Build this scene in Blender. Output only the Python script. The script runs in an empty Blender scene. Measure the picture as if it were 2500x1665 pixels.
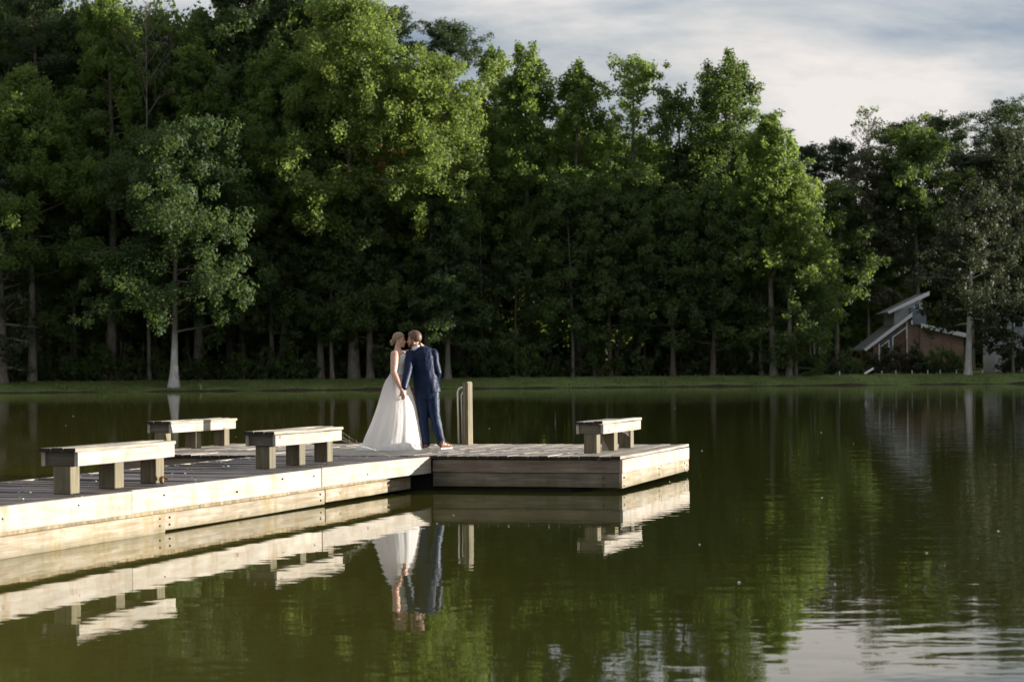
import bpy, bmesh, math, random
import numpy as np
from mathutils import Vector, Matrix

C = bpy.context.scene
COL = C.collection
R = math.radians

# ---------------------------------------------------------------- camera
CAM_H = 1.63
cam_data = bpy.data.cameras.new("camera")
cam_data.sensor_width = 36.0
cam_data.lens = 70.0
cam_data.shift_y = 0.0314
cam_data.clip_start = 0.1
cam_data.clip_end = 9000.0
cam_data.dof.use_dof = True
cam_data.dof.focus_distance = 30.4
cam_data.dof.aperture_fstop = 3.2
cam = bpy.data.objects.new("camera", cam_data)
COL.objects.link(cam)
cam.matrix_world = Matrix.Translation((0, 0, CAM_H)) @ Matrix.Rotation(R(90), 4, 'X') @ Matrix.Rotation(R(-0.5), 4, 'Z')
C.camera = cam

# ---------------------------------------------------------------- sun, sky, exposure
SUN_EL, SUN_AZ = R(5.6), R(85.0)           # azimuth clockwise from +Y
SUN_DIR = Vector((math.sin(SUN_AZ) * math.cos(SUN_EL), math.cos(SUN_AZ) * math.cos(SUN_EL), math.sin(SUN_EL)))
sd = bpy.data.lights.new("sun", 'SUN')
sd.energy = 5.0
sd.angle = R(0.5)
sd.color = (1.0, 0.93, 0.83)
sun = bpy.data.objects.new("sun", sd)
COL.objects.link(sun)
sun.location = (60, 0, 40)
sun.rotation_euler = (-SUN_DIR).to_track_quat('-Z', 'Y').to_euler()

W = bpy.data.worlds.new("World")
C.world = W
W.use_nodes = True
wt = W.node_tree
wt.nodes.clear()
def wn(t, **k):
    n = wt.nodes.new(t)
    for a, b in k.items(): setattr(n, a, b)
    return n
w_out = wn('ShaderNodeOutputWorld')
sky = wn('ShaderNodeTexSky', sky_type='NISHITA', sun_disc=False)
sky.sun_elevation = SUN_EL
sky.sun_rotation = SUN_AZ
sky.air_density, sky.dust_density, sky.ozone_density = 1.0, 1.5, 1.0
bg_sky = wn('ShaderNodeBackground'); bg_sky.inputs['Strength'].default_value = 0.06
bg_cl = wn('ShaderNodeBackground'); bg_cl.inputs['Strength'].default_value = 0.54
wtc = wn('ShaderNodeTexCoord')
wmp = wn('ShaderNodeMapping'); wmp.inputs['Scale'].default_value = (1.0, 1.0, 3.8); wmp.inputs['Location'].default_value = (7.27, 3.5, 4.8)
wns = wn('ShaderNodeTexNoise'); wns.inputs['Scale'].default_value = 3.2; wns.inputs['Detail'].default_value = 7.0
wns.inputs['Roughness'].default_value = 0.58; wns.inputs['Distortion'].default_value = 0.35
wrp = wn('ShaderNodeValToRGB')
e = wrp.color_ramp.elements
e[0].position = 0.40; e[0].color = (0.25, 0.32, 0.42, 1)
e[1].position = 0.59; e[1].color = (0.80, 0.752, 0.722, 1)
m_ = e.new(0.50); m_.color = (0.52, 0.545, 0.57, 1)
wns2 = wn('ShaderNodeTexNoise'); wns2.inputs['Scale'].default_value = 1.6; wns2.inputs['Detail'].default_value = 3.0
wr2 = wn('ShaderNodeValToRGB')
wr2.color_ramp.elements[0].position = 0.30; wr2.color_ramp.elements[0].color = (0.72, 0.72, 0.72, 1)
wr2.color_ramp.elements[1].position = 0.50; wr2.color_ramp.elements[1].color = (0.97, 0.97, 0.97, 1)
wmix = wn('ShaderNodeMixShader')
L = wt.links.new
L(wtc.outputs['Generated'], wmp.inputs['Vector'])
L(wmp.outputs['Vector'], wns.inputs['Vector']); L(wmp.outputs['Vector'], wns2.inputs['Vector'])
L(wns.outputs['Fac'], wrp.inputs['Fac']); L(wrp.outputs['Color'], bg_cl.inputs['Color'])
L(sky.outputs['Color'], bg_sky.inputs['Color'])
L(wns2.outputs['Fac'], wr2.inputs['Fac']); L(wr2.outputs['Color'], wmix.inputs['Fac'])
L(bg_sky.outputs['Background'], wmix.inputs[1]); L(bg_cl.outputs['Background'], wmix.inputs[2])
L(wmix.outputs['Shader'], w_out.inputs['Surface'])

C.view_settings.view_transform = 'Standard'
C.view_settings.look = 'None'
C.view_settings.exposure = 1.1
C.view_settings.gamma = 1.0
C.view_settings.use_curve_mapping = False
C.render.engine = 'CYCLES'
C.cycles.max_bounces = 6
C.cycles.diffuse_bounces = 3
C.cycles.glossy_bounces = 3
C.cycles.transparent_max_bounces = 8

# ---------------------------------------------------------------- helpers
def link(o, parent=None):
    COL.objects.link(o)
    if parent is not None: o.parent = parent
    return o
def tag(o, label=None, cat=None, group=None, kind=None):
    if label: o['label'] = label
    if cat: o['category'] = cat
    if group: o['group'] = group
    if kind: o['kind'] = kind
    return o
def empty(name, loc=(0, 0, 0), rz=0.0, parent=None):
    o = bpy.data.objects.new(name, None)
    o.location = loc; o.rotation_euler = (0, 0, rz)
    o.empty_display_size = 0.2
    return link(o, parent)
def to_mesh(name, verts, faces, smooth=False):
    me = bpy.data.meshes.new(name)
    me.from_pydata([tuple(v) for v in verts], [], faces)
    me.update()
    if smooth: me.polygons.foreach_set('use_smooth', [True] * len(me.polygons))
    return me
def mobj(name, me, mat, parent=None, loc=(0, 0, 0), rot=(0, 0, 0)):
    if mat is not None and len(me.materials) == 0: me.materials.append(mat)
    o = bpy.data.objects.new(name, me)
    o.location = loc; o.rotation_euler = rot
    return link(o, parent)
def copy_tree(o, parent=None):
    c = o.copy(); COL.objects.link(c)
    if parent is not None: c.parent = parent
    for ch in list(o.children): copy_tree(ch, c)
    return c

class MB:
    """collects simple solids into one mesh"""
    def __init__(s): s.v = []; s.f = []
    def add(s, verts, faces):
        n = len(s.v); s.v += [tuple(v) for v in verts]; s.f += [tuple(i + n for i in f) for f in faces]
    def box(s, x0, x1, y0, y1, z0, z1):
        s.add([(x0, y0, z0), (x1, y0, z0), (x1, y1, z0), (x0, y1, z0), (x0, y0, z1), (x1, y0, z1), (x1, y1, z1), (x0, y1, z1)],
              [(0, 3, 2, 1), (4, 5, 6, 7), (0, 1, 5, 4), (1, 2, 6, 5), (2, 3, 7, 6), (3, 0, 4, 7)])
    def prism(s, poly, y0, y1):
        """polygon in (x, z) extruded along y"""
        n = len(poly)
        vs = [(x, y0, z) for x, z in poly] + [(x, y1, z) for x, z in poly]
        s.add(vs, [tuple(range(n)), tuple(range(2 * n - 1, n - 1, -1))] + [(i, i + n, (i + 1) % n + n, (i + 1) % n) for i in range(n)])
    def tube(s, path, radii, seg=8, cap=True):
        path = [Vector(p) for p in path]; n = len(path)
        rings = []
        ref = Vector((0.123, 0.98, 0.15))
        for i, p in enumerate(path):
            d = (path[min(i + 1, n - 1)] - path[max(i - 1, 0)]).normalized()
            a = d.cross(ref)
            if a.length < 1e-3: a = d.cross(Vector((1, 0, 0)))
            a.normalize(); b = d.cross(a)
            r = radii[i]
            if not isinstance(r, (tuple, list)): r = (r, r)
            rings.append([p + a * (r[0] * math.cos(2 * math.pi * k / seg)) + b * (r[1] * math.sin(2 * math.pi * k / seg)) for k in range(seg)])
        vs = [v for rg in rings for v in rg]
        fs = []
        for i in range(n - 1):
            for k in range(seg):
                k2 = (k + 1) % seg
                fs.append((i * seg + k, i * seg + k2, (i + 1) * seg + k2, (i + 1) * seg + k))
        if cap:
            fs.append(tuple(range(seg - 1, -1, -1))); fs.append(tuple((n - 1) * seg + k for k in range(seg)))
        s.add(vs, fs)
    def ell(s, c, r, seg=16, rings=10, rot=None):
        c = Vector(c); vs = []; fs = []
        M = rot if rot is not None else Matrix.Identity(3)
        for i in range(rings + 1):
            ph = math.pi * i / rings
            for k in range(seg):
                a = 2 * math.pi * k / seg
                vs.append(c + M @ Vector((r[0] * math.sin(ph) * math.cos(a), r[1] * math.sin(ph) * math.sin(a), r[2] * math.cos(ph))))
        for i in range(rings):
            for k in range(seg):
                k2 = (k + 1) % seg
                fs.append((i * seg + k, (i + 1) * seg + k, (i + 1) * seg + k2, i * seg + k2))
        s.add(vs, fs)
    def cap(s, a, b, ra, rb, seg=12):
        """tapered capsule with round ends"""
        a = Vector(a); b = Vector(b); d = b - a; l = d.length; d.normalize()
        pts = []; rad = []
        for t in (-1.0, -0.85, -0.5): pts.append(a + d * (ra * t)); rad.append(max(ra * math.sqrt(max(0, 1 - t * t)), ra * 0.06))
        pts.append(a); rad.append(ra); pts.append(a.lerp(b, 0.5)); rad.append((ra + rb) / 2); pts.append(b); rad.append(rb)
        for t in (0.5, 0.85, 1.0): pts.append(b + d * (rb * t)); rad.append(max(rb * math.sqrt(max(0, 1 - t * t)), rb * 0.06))
        s.tube(pts, rad, seg)
    def mesh(s, name, smooth=False): return to_mesh(name, s.v, s.f, smooth)
    def build(s, name, mat, parent=None, loc=(0, 0, 0), rot=(0, 0, 0), smooth=False):
        return mobj(name, s.mesh(name, smooth), mat, parent, loc, rot)

# ---------------------------------------------------------------- materials
def mat(name):
    m = bpy.data.materials.new(name); m.use_nodes = True
    nt = m.node_tree; nt.nodes.clear()
    out = nt.nodes.new('ShaderNodeOutputMaterial')
    return m, nt, out
def N(nt, t, **k):
    n = nt.nodes.new(t)
    for a, b in k.items(): setattr(n, a, b)
    return n
def ramp(nt, stops):
    r = N(nt, 'ShaderNodeValToRGB'); el = r.color_ramp.elements
    el[0].position, el[0].color = stops[0][0], (*stops[0][1], 1)
    el[1].position, el[1].color = stops[-1][0], (*stops[-1][1], 1)
    for p, c in stops[1:-1]:
        x = el.new(p); x.color = (*c, 1)
    return r
def mixc(nt, mode='MIX'):
    n = N(nt, 'ShaderNodeMix', data_type='RGBA', blend_type=mode)
    return n   # inputs 0 fac, 6 A, 7 B ; output 2

def wood(name, light, dark, axis='Y', grain=14.0, knots=0.6, rough=0.75, bump=0.35, vary=0.25, stain=None, stain_amt=0.5, algae=None):
    m, nt, out = mat(name); l = nt.links.new
    tc = N(nt, 'ShaderNodeTexCoord'); oi = N(nt, 'ShaderNodeObjectInfo')
    off = N(nt, 'ShaderNodeVectorMath', operation='SCALE'); off.inputs['Scale'].default_value = 37.0
    cmb = N(nt, 'ShaderNodeCombineXYZ')
    for k in 'XYZ': l(oi.outputs['Random'], cmb.inputs[k])
    l(cmb.outputs['Vector'], off.inputs[0])
    addv = N(nt, 'ShaderNodeVectorMath', operation='ADD'); l(tc.outputs['Object'], addv.inputs[0]); l(off.outputs['Vector'], addv.inputs[1])
    mp = N(nt, 'ShaderNodeMapping'); sc = [grain, grain, grain]; sc['XYZ'.index(axis)] = grain * 0.06
    mp.inputs['Scale'].default_value = sc; l(addv.outputs['Vector'], mp.inputs['Vector'])
    n1 = N(nt, 'ShaderNodeTexNoise'); n1.inputs['Scale'].default_value = 1.6; n1.inputs['Detail'].default_value = 6; n1.inputs['Roughness'].default_value = 0.65; n1.inputs['Distortion'].default_value = 0.6
    l(mp.outputs['Vector'], n1.inputs['Vector'])
    n2 = N(nt, 'ShaderNodeTexNoise'); n2.inputs['Scale'].default_value = 2.3; n2.inputs['Detail'].default_value = 4
    l(addv.outputs['Vector'], n2.inputs['Vector'])
    r1 = ramp(nt, [(0.30, dark), (0.50, [a * .45 + b * .55 for a, b in zip(dark, light)]), (0.62, light)])
    l(n1.outputs['Fac'], r1.inputs['Fac'])
    # blotchy wear
    wear = ramp(nt, [(0.35, (1 - vary,) * 3), (0.6, (1.0, 1.0, 1.0))]); l(n2.outputs['Fac'], wear.inputs['Fac'])
    mu = mixc(nt, 'MULTIPLY'); mu.inputs[0].default_value = 1.0; l(r1.outputs['Color'], mu.inputs[6]); l(wear.outputs['Color'], mu.inputs[7])
    # per-board difference
    rr = ramp(nt, [(0.0, (1 - vary, 1 - vary, 1 - vary * 0.9)), (1.0, (1.0, 0.99, 0.97))]); l(oi.outputs['Random'], rr.inputs['Fac'])
    mu2 = mixc(nt, 'MULTIPLY'); mu2.inputs[0].default_value = 1.0; l(mu.outputs[2], mu2.inputs[6]); l(rr.outputs['Color'], mu2.inputs[7])
    last = mu2.outputs[2]
    if knots > 0:
        mpk = N(nt, 'ShaderNodeMapping'); sk = [3.2] * 3; sk['XYZ'.index(axis)] = 1.5; mpk.inputs['Scale'].default_value = sk; l(addv.outputs['Vector'], mpk.inputs['Vector'])
        vo = N(nt, 'ShaderNodeTexVoronoi'); vo.inputs['Scale'].default_value = 1.0; l(mpk.outputs['Vector'], vo.inputs['Vector'])
        rk = ramp(nt, [(0.045, (knots,) * 3), (0.10, (0, 0, 0))]); l(vo.outputs['Distance'], rk.inputs['Fac'])
        mk = mixc(nt); l(rk.outputs['Color'], mk.inputs[0]); l(last, mk.inputs[6]); mk.inputs[7].default_value = (dark[0] * .45, dark[1] * .36, dark[2] * .25, 1)
        last = mk.outputs[2]
    if stain is not None:
        mps = N(nt, 'ShaderNodeMapping'); mps.inputs['Scale'].default_value = (2.5, 2.5, 1.2) if axis != 'Z' else (6, 6, 1.5); l(addv.outputs['Vector'], mps.inputs['Vector'])
        ns = N(nt, 'ShaderNodeTexNoise'); ns.inputs['Scale'].default_value = 1.6; ns.inputs['Detail'].default_value = 8; ns.inputs['Roughness'].default_value = 0.7; l(mps.outputs['Vector'], ns.inputs['Vector'])
        rs = ramp(nt, [(0.50, (0, 0, 0)), (0.66, (stain_amt,) * 3)]); l(ns.outputs['Fac'], rs.inputs['Fac'])
        ms = mixc(nt); l(rs.outputs['Color'], ms.inputs[0]); l(last, ms.inputs[6]); ms.inputs[7].default_value = (*stain, 1)
        last = ms.outputs[2]
    if algae is not None:      # green-brown tide mark along the lower edge
        sx = N(nt, 'ShaderNodeSeparateXYZ'); l(tc.outputs['Object'], sx.inputs[0])
        na_ = N(nt, 'ShaderNodeTexNoise'); na_.inputs['Scale'].default_value = 5; na_.inputs['Detail'].default_value = 6; l(addv.outputs['Vector'], na_.inputs['Vector'])
        ma = N(nt, 'ShaderNodeMath', operation='MULTIPLY_ADD'); l(na_.outputs['Fac'], ma.inputs[0]); ma.inputs[1].default_value = .16; l(sx.outputs['Z'], ma.inputs[2])
        mr = N(nt, 'ShaderNodeMapRange'); mr.inputs['From Min'].default_value = algae[0] + .08; mr.inputs['From Max'].default_value = algae[1] + .08; mr.inputs['To Min'].default_value = .8; mr.inputs['To Max'].default_value = 0; l(ma.outputs[0], mr.inputs['Value'])
        mg = mixc(nt); l(mr.outputs[0], mg.inputs[0]); l(last, mg.inputs[6]); mg.inputs[7].default_value = (.10, .085, .035, 1); last = mg.outputs[2]
    b = N(nt, 'ShaderNodeBsdfPrincipled'); b.inputs['Roughness'].default_value = rough
    l(last, b.inputs['Base Color'])
    bp = N(nt, 'ShaderNodeBump'); bp.inputs['Strength'].default_value = bump; bp.inputs['Distance'].default_value = 0.006
    l(n1.outputs['Fac'], bp.inputs['Height']); l(bp.outputs['Normal'], b.inputs['Normal'])
    l(b.outputs['BSDF'], out.inputs['Surface'])
    return m

def simple(name, col, rough=0.6, metal=0.0, noise=0.0, nscale=6.0, sss=0.0, bump=0.0, spec=None):
    m, nt, out = mat(name); l = nt.links.new
    b = N(nt, 'ShaderNodeBsdfPrincipled'); b.inputs['Roughness'].default_value = rough; b.inputs['Metallic'].default_value = metal
    b.inputs['Base Color'].default_value = (*col, 1)
    if spec is not None: b.inputs['Specular IOR Level'].default_value = spec
    if noise > 0 or bump > 0:
        tc = N(nt, 'ShaderNodeTexCoord'); n = N(nt, 'ShaderNodeTexNoise'); n.inputs['Scale'].default_value = nscale; n.inputs['Detail'].default_value = 5
        l(tc.outputs['Object'], n.inputs['Vector'])
        if noise > 0:
            r = ramp(nt, [(0.3, [c * (1 - noise) for c in col]), (0.7, [min(1, c * (1 + noise * .5)) for c in col])]); l(n.outputs['Fac'], r.inputs['Fac']); l(r.outputs['Color'], b.inputs['Base Color'])
        if bump > 0:
            bp = N(nt, 'ShaderNodeBump'); bp.inputs['Strength'].default_value = bump; bp.inputs['Distance'].default_value = 0.01; l(n.outputs['Fac'], bp.inputs['Height']); l(bp.outputs['Normal'], b.inputs['Normal'])
    if sss > 0:
        b.inputs['Subsurface Weight'].default_value = sss; b.inputs['Subsurface Radius'].default_value = (0.02, 0.008, 0.004)
    l(b.outputs['BSDF'], out.inputs['Surface'])
    return m

def leaf_mat(name, a, b_, trans, tw=0.45):
    """two leaf colours mixed leaf by leaf; light comes through the blades"""
    m, nt, out = mat(name); l = nt.links.new
    at = N(nt, 'ShaderNodeAttribute', attribute_name='tint')
    r = ramp(nt, [(0.05, a), (0.95, b_)]); l(at.outputs['Fac'], r.inputs['Fac'])
    d = N(nt, 'ShaderNodeBsdfPrincipled'); d.inputs['Roughness'].default_value = 0.55; d.inputs['Specular IOR Level'].default_value = 0.25
    l(r.outputs['Color'], d.inputs['Base Color'])
    t = N(nt, 'ShaderNodeBsdfTranslucent'); t.inputs['Color'].default_value = (*trans, 1)
    mx = N(nt, 'ShaderNodeMixShader'); mx.inputs[0].default_value = tw
    l(d.outputs['BSDF'], mx.inputs[1]); l(t.outputs['BSDF'], mx.inputs[2]); l(mx.outputs['Shader'], out.inputs['Surface'])
    return m

M = {}
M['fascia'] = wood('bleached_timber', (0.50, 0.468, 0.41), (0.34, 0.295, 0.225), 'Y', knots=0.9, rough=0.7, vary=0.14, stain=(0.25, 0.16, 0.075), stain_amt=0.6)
M['fascia_shade'] = wood('shade_toned_timber', (0.32, 0.265, 0.205), (0.15, 0.115, 0.082), 'Y', knots=0.8, rough=0.75, vary=0.3, stain=(0.20, 0.125, 0.09), stain_amt=0.5)  # front boards: their shade is put into this darker colour
M['front_skirt'] = wood('shade_toned_skirt_timber', (0.27, 0.24, 0.185), (0.12, 0.10, 0.07), 'Y', knots=0.9, rough=0.75, vary=0.35, stain=(0.09, 0.075, 0.04), stain_amt=0.6, algae=(-0.22, -0.12))  # front skirt darkened for its shade; stain and algae are its own
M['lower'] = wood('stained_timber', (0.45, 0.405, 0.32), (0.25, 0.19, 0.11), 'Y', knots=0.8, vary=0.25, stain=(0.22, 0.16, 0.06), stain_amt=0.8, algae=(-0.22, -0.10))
M['strip'] = wood('rough_sawn_timber', (0.36, 0.29, 0.17), (0.12, 0.085, 0.04), 'Z', grain=10, knots=0.0, vary=0.4, bump=0.8)
M['deck_old'] = wood('old_deck_timber', (0.36, 0.315, 0.285), (0.10, 0.08, 0.07), 'Y', knots=0.5, rough=0.6, vary=0.5)
M['deck'] = wood('deck_timber', (0.58, 0.51, 0.42), (0.30, 0.25, 0.19), 'Y', knots=0.7, rough=0.62, vary=0.3)
M['seat'] = wood('seat_timber', (0.49, 0.45, 0.38), (0.26, 0.22, 0.16), 'Y', knots=0.8, vary=0.2)
M['post'] = wood('post_timber', (0.235, 0.205, 0.125), (0.10, 0.083, 0.048), 'Z', knots=0.8, vary=0.2)
M['end'] = wood('shade_toned_end_timber', (0.20, 0.175, 0.13), (0.085, 0.07, 0.05), 'Y', knots=0.6, vary=0.3)  # shade on the bench ends put into a darker timber colour
M['endgrain'] = simple('wet_end_grain', (0.022, 0.018, 0.014), 0.8, noise=.5, nscale=40)
M['float'] = simple('black_float', (0.012, 0.012, 0.011), 0.7, noise=0.3)
M['bolt'] = simple('rusty_bolt', (0.03, 0.018, 0.012), 0.6)
M['metal'] = simple('galvanised_rail', (0.62, 0.60, 0.55), 0.32, metal=0.85)
M['petal'] = simple('petal', (0.75, 0.72, 0.66), 0.6)
M['dryleaf'] = simple('dry_leaf', (0.34, 0.17, 0.07), 0.7, noise=0.5, nscale=30)
M['web'] = simple('cobweb', (0.55, 0.53, 0.48), 0.4)

# ---------------------------------------------------------------- ground, water
rng = np.random.default_rng(7)
def shore_y(x): return 211.5 + 0.065 * x           # far waterline
def bump1(x, s): return 0.6 * math.sin(x * 0.13 + s) + 0.3 * math.sin(x * 0.37 + 2 * s) + 0.25 * math.sin(x * 0.9 + s * 3)

def grass_mat(name, a, b_, sc):
    m, nt, out = mat(name); l = nt.links.new
    tc = N(nt, 'ShaderNodeTexCoord'); n = N(nt, 'ShaderNodeTexNoise'); n.inputs['Scale'].default_value = sc; n.inputs['Detail'].default_value = 8; n.inputs['Roughness'].default_value = 0.7
    l(tc.outputs['Object'], n.inputs['Vector'])
    n2 = N(nt, 'ShaderNodeTexNoise'); n2.inputs['Scale'].default_value = 0.12; l(tc.outputs['Object'], n2.inputs['Vector'])
    r = ramp(nt, [(0.3, a), (0.7, b_)]); l(n.outputs['Fac'], r.inputs['Fac'])
    r2 = ramp(nt, [(0.35, (0.7, 0.66, 0.6)), (0.65, (1, 1, 1))]); l(n2.outputs['Fac'], r2.inputs['Fac'])
    mu = mixc(nt, 'MULTIPLY'); mu.inputs[0].default_value = 1; l(r.outputs['Color'], mu.inputs[6]); l(r2.outputs['Color'], mu.inputs[7])
    b = N(nt, 'ShaderNodeBsdfPrincipled'); b.inputs['Roughness'].default_value = 0.9; b.inputs['Specular IOR Level'].default_value = 0.1
    l(mu.outputs[2], b.inputs['Base Color'])
    bp = N(nt, 'ShaderNodeBump'); bp.inputs['Strength'].default_value = 0.8; bp.inputs['Distance'].default_value = 0.1; l(n.outputs['Fac'], bp.inputs['Height']); l(bp.outputs['Normal'], b.inputs['Normal'])
    l(b.outputs['BSDF'], out.inputs['Surface'])
    return m
M['grass'] = grass_mat('bank_grass', (0.095, 0.135, 0.045), (0.18, 0.235, 0.08), 3.0)
M['soil'] = simple('bank_soil', (0.035, 0.028, 0.018), 0.9, noise=0.5, nscale=1.5)
M['blade'] = leaf_mat('grass_blade', (0.10, 0.14, 0.045), (0.19, 0.245, 0.085), (0.14, 0.18, 0.05), 0.3)

# far bank: dark eroded lip at the water, grass slope, then level ground to the horizon
xs = np.concatenate([np.arange(-1500, -120, 60), np.arange(-120, 120, 0.7), np.arange(120, 1501, 60)])
prof = [(-0.25, -1.2), (0.0, -0.15), (0.12, 0.16), (0.45, 0.30), (1.3, 0.52), (2.8, 0.80), (4.6, 1.04), (6.6, 1.16), (10, 1.15), (25, 1.2), (70, 1.6), (200, 3.0), (700, 6.0), (3500, 8.0)]
vs, fs = [], []
for i, x in enumerate(xs):
    wob = bump1(x, 1.0) * 0.35
    lip = 0.5 + 0.5 * math.sin(x * 0.55 + 1.3 * math.sin(x * .21)) * math.sin(x * 0.19 + .4)
    for j, (dy, z) in enumerate(prof):
        if j in (2, 3): z = z * (0.2 + 1.25 * lip)
        if j == 3: dy = 0.45 - 0.25 * lip
        y = shore_y(x) + dy + wob * max(0.0, 1 - dy / 12)
        zz = z + (0.04 * math.sin(x * 1.7 + j) + 0.03 * math.sin(x * 0.61 + 2 * j) if 2 <= j < 8 else 0)
        vs.append((x, y, zz))
nP = len(prof)
for i in range(len(xs) - 1):
    for j in range(nP - 1):
        fs.append((i * nP + j, (i + 1) * nP + j, (i + 1) * nP + j + 1, i * nP + j + 1))
me = to_mesh('grass_bank', vs, fs, True)
me.materials.append(M['grass']); me.materials.append(M['soil'])
mi = [(1 if (k % (nP - 1)) in (0, 1) else 0) for k in range(len(me.polygons))]
me.polygons.foreach_set('material_index', mi)
tag(mobj('grass_bank', me, None), kind='structure')

# near shore, behind the camera
vs, fs = [], []
for i, x in enumerate((-1500, -300, -60, -20, 20, 60, 300, 1500)):
    for (y, z) in ((7.0 - 0.0004 * x * x * 0.02 - 6, -1.2), (0.6, -0.2), (-0.2, 0.05), (-3, 0.35), (-30, 0.9), (-3000, 4)):
        vs.append((x, y, z))
for i in range(7):
    for j in range(5):
        fs.append((i * 6 + j, i * 6 + j + 1, (i + 1) * 6 + j + 1, (i + 1) * 6 + j))
tag(mobj('near_shore', to_mesh('near_shore', vs, fs, True), M['grass']), kind='structure')
# pond bottom
tag(mobj('lake_bed', to_mesh('lake_bed', [(-1500, -2, -1.1), (1500, -2, -1.1), (1500, 330, -1.1), (-1500, 130, -1.1)], [(0, 1, 2, 3)]), M['soil']), kind='structure')

# water
m, nt, out = mat('pond_water'); l = nt.links.new
tc = N(nt, 'ShaderNodeTexCoord')
def wave(scale, mp_scale, detail, rough, dist, rot=0.0):
    mp = N(nt, 'ShaderNodeMapping'); mp.inputs['Scale'].default_value = mp_scale; mp.inputs['Rotation'].default_value = (0, 0, rot)
    l(tc.outputs['Object'], mp.inputs['Vector'])
    n = N(nt, 'ShaderNodeTexNoise'); n.inputs['Scale'].default_value = scale; n.inputs['Detail'].default_value = detail; n.inputs['Roughness'].default_value = rough; n.inputs['Distortion'].default_value = dist
    l(mp.outputs['Vector'], n.inputs['Vector']); return n
wa = wave(1.0, (2.2, 3.4, 1), 2.0, 0.5, 0.2, R(8))       # fine ripples
wb = wave(1.0, (0.45, 0.9, 1), 2.0, 0.5, 0.3, R(-12))     # slow swell
wc = wave(1.0, (0.035, 0.06, 1), 3.0, 0.6, 0.5)           # calm and rippled patches
rc = ramp(nt, [(0.38, (0.35,) * 3), (0.62, (1.0,) * 3)]); l(wc.outputs['Fac'], rc.inputs['Fac'])
mm = N(nt, 'ShaderNodeMath', operation='MULTIPLY'); l(wa.outputs['Fac'], mm.inputs[0]); l(rc.outputs['Color'], mm.inputs[1])
b1 = N(nt, 'ShaderNodeBump'); b1.inputs['Strength'].default_value = 1.0; b1.inputs['Distance'].default_value = 0.0013; sx = N(nt, 'ShaderNodeSeparateXYZ'); l(tc.outputs['Object'], sx.inputs[0])
wind = N(nt, 'ShaderNodeMapRange', interpolation_type='SMOOTHSTEP'); wind.inputs['From Min'].default_value = 0.3; wind.inputs['From Max'].default_value = 5.0; wind.inputs['To Min'].default_value = 1.0; wind.inputs['To Max'].default_value = 3.4; l(sx.outputs['X'], wind.inputs['Value'])   # open water to the right catches the breeze
near = N(nt, 'ShaderNodeMapRange', interpolation_type='SMOOTHSTEP'); near.inputs['From Min'].default_value = 10.0; near.inputs['From Max'].default_value = 19.0; near.inputs['To Min'].default_value = 1.5; near.inputs['To Max'].default_value = 1.0; l(sx.outputs['Y'], near.inputs['Value'])
wn_ = N(nt, 'ShaderNodeMath', operation='MULTIPLY'); l(wind.outputs[0], wn_.inputs[0]); l(near.outputs[0], wn_.inputs[1]); wind = wn_
mw = N(nt, 'ShaderNodeMath', operation='MULTIPLY'); l(mm.outputs[0], mw.inputs[0]); l(wind.outputs[0], mw.inputs[1])
l(mw.outputs[0], b1.inputs['Height'])
b2 = N(nt, 'ShaderNodeBump'); b2.inputs['Strength'].default_value = 1.0; b2.inputs['Distance'].default_value = 0.0018; mw2 = N(nt, 'ShaderNodeMath', operation='MULTIPLY'); l(wb.outputs['Fac'], mw2.inputs[0]); l(wind.outputs[0], mw2.inputs[1]); l(mw2.outputs[0], b2.inputs['Height']); l(b1.outputs['Normal'], b2.inputs['Normal'])
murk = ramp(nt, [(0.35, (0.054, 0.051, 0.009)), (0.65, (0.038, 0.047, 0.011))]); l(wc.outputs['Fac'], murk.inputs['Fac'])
pb = N(nt, 'ShaderNodeBsdfPrincipled'); pb.inputs['Roughness'].default_value = 0.015; pb.inputs['IOR'].default_value = 1.333
flare_tint = N(nt, 'ShaderNodeMapRange', interpolation_type='SMOOTHSTEP'); flare_tint.inputs['From Min'].default_value = -4.5; flare_tint.inputs['From Max'].default_value = 1.2; flare_tint.inputs['To Min'].default_value = 1.0; flare_tint.inputs['To Max'].default_value = 0.0; l(sx.outputs['X'], flare_tint.inputs['Value'])   # brown flare veil on the left put into the water colour
mflare = mixc(nt); l(flare_tint.outputs[0], mflare.inputs[0]); l(murk.outputs['Color'], mflare.inputs[6]); mflare.inputs[7].default_value = (0.125, 0.116, 0.026, 1)
l(mflare.outputs[2], pb.inputs['Base Color']); l(b2.outputs['Normal'], pb.inputs['Normal'])
l(pb.outputs['BSDF'], out.inputs['Surface'])
M['water'] = m
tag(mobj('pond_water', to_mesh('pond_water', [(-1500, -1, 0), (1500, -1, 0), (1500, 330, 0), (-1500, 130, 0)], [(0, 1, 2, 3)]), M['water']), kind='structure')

# pale specks drifting on the surface
g_ = random.Random(12); b_sp = []
for i in range(22):
    Y_ = g_.uniform(13, 90) if i > 4 else g_.uniform(20, 40); X_ = (g_.uniform(-.25, .25)) * Y_
    b_sp.append((X_, Y_, g_.uniform(.005, .011) * (1 + Y_ / 40)))
sv, sf = [], []
for (x, y, s_) in b_sp:
    k = len(sv); sv += [(x - s_, y, .003), (x, y - s_ * .7, .003), (x + s_, y, .003), (x, y + s_ * .7, .012)]; sf.append((k, k + 1, k + 2, k + 3))
tag(mobj('floating_specks', to_mesh('floating_specks', sv, sf), M['petal']), 'tiny pale leaf and pollen specks floating on the dark pond', 'specks', kind='stuff')

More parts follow.
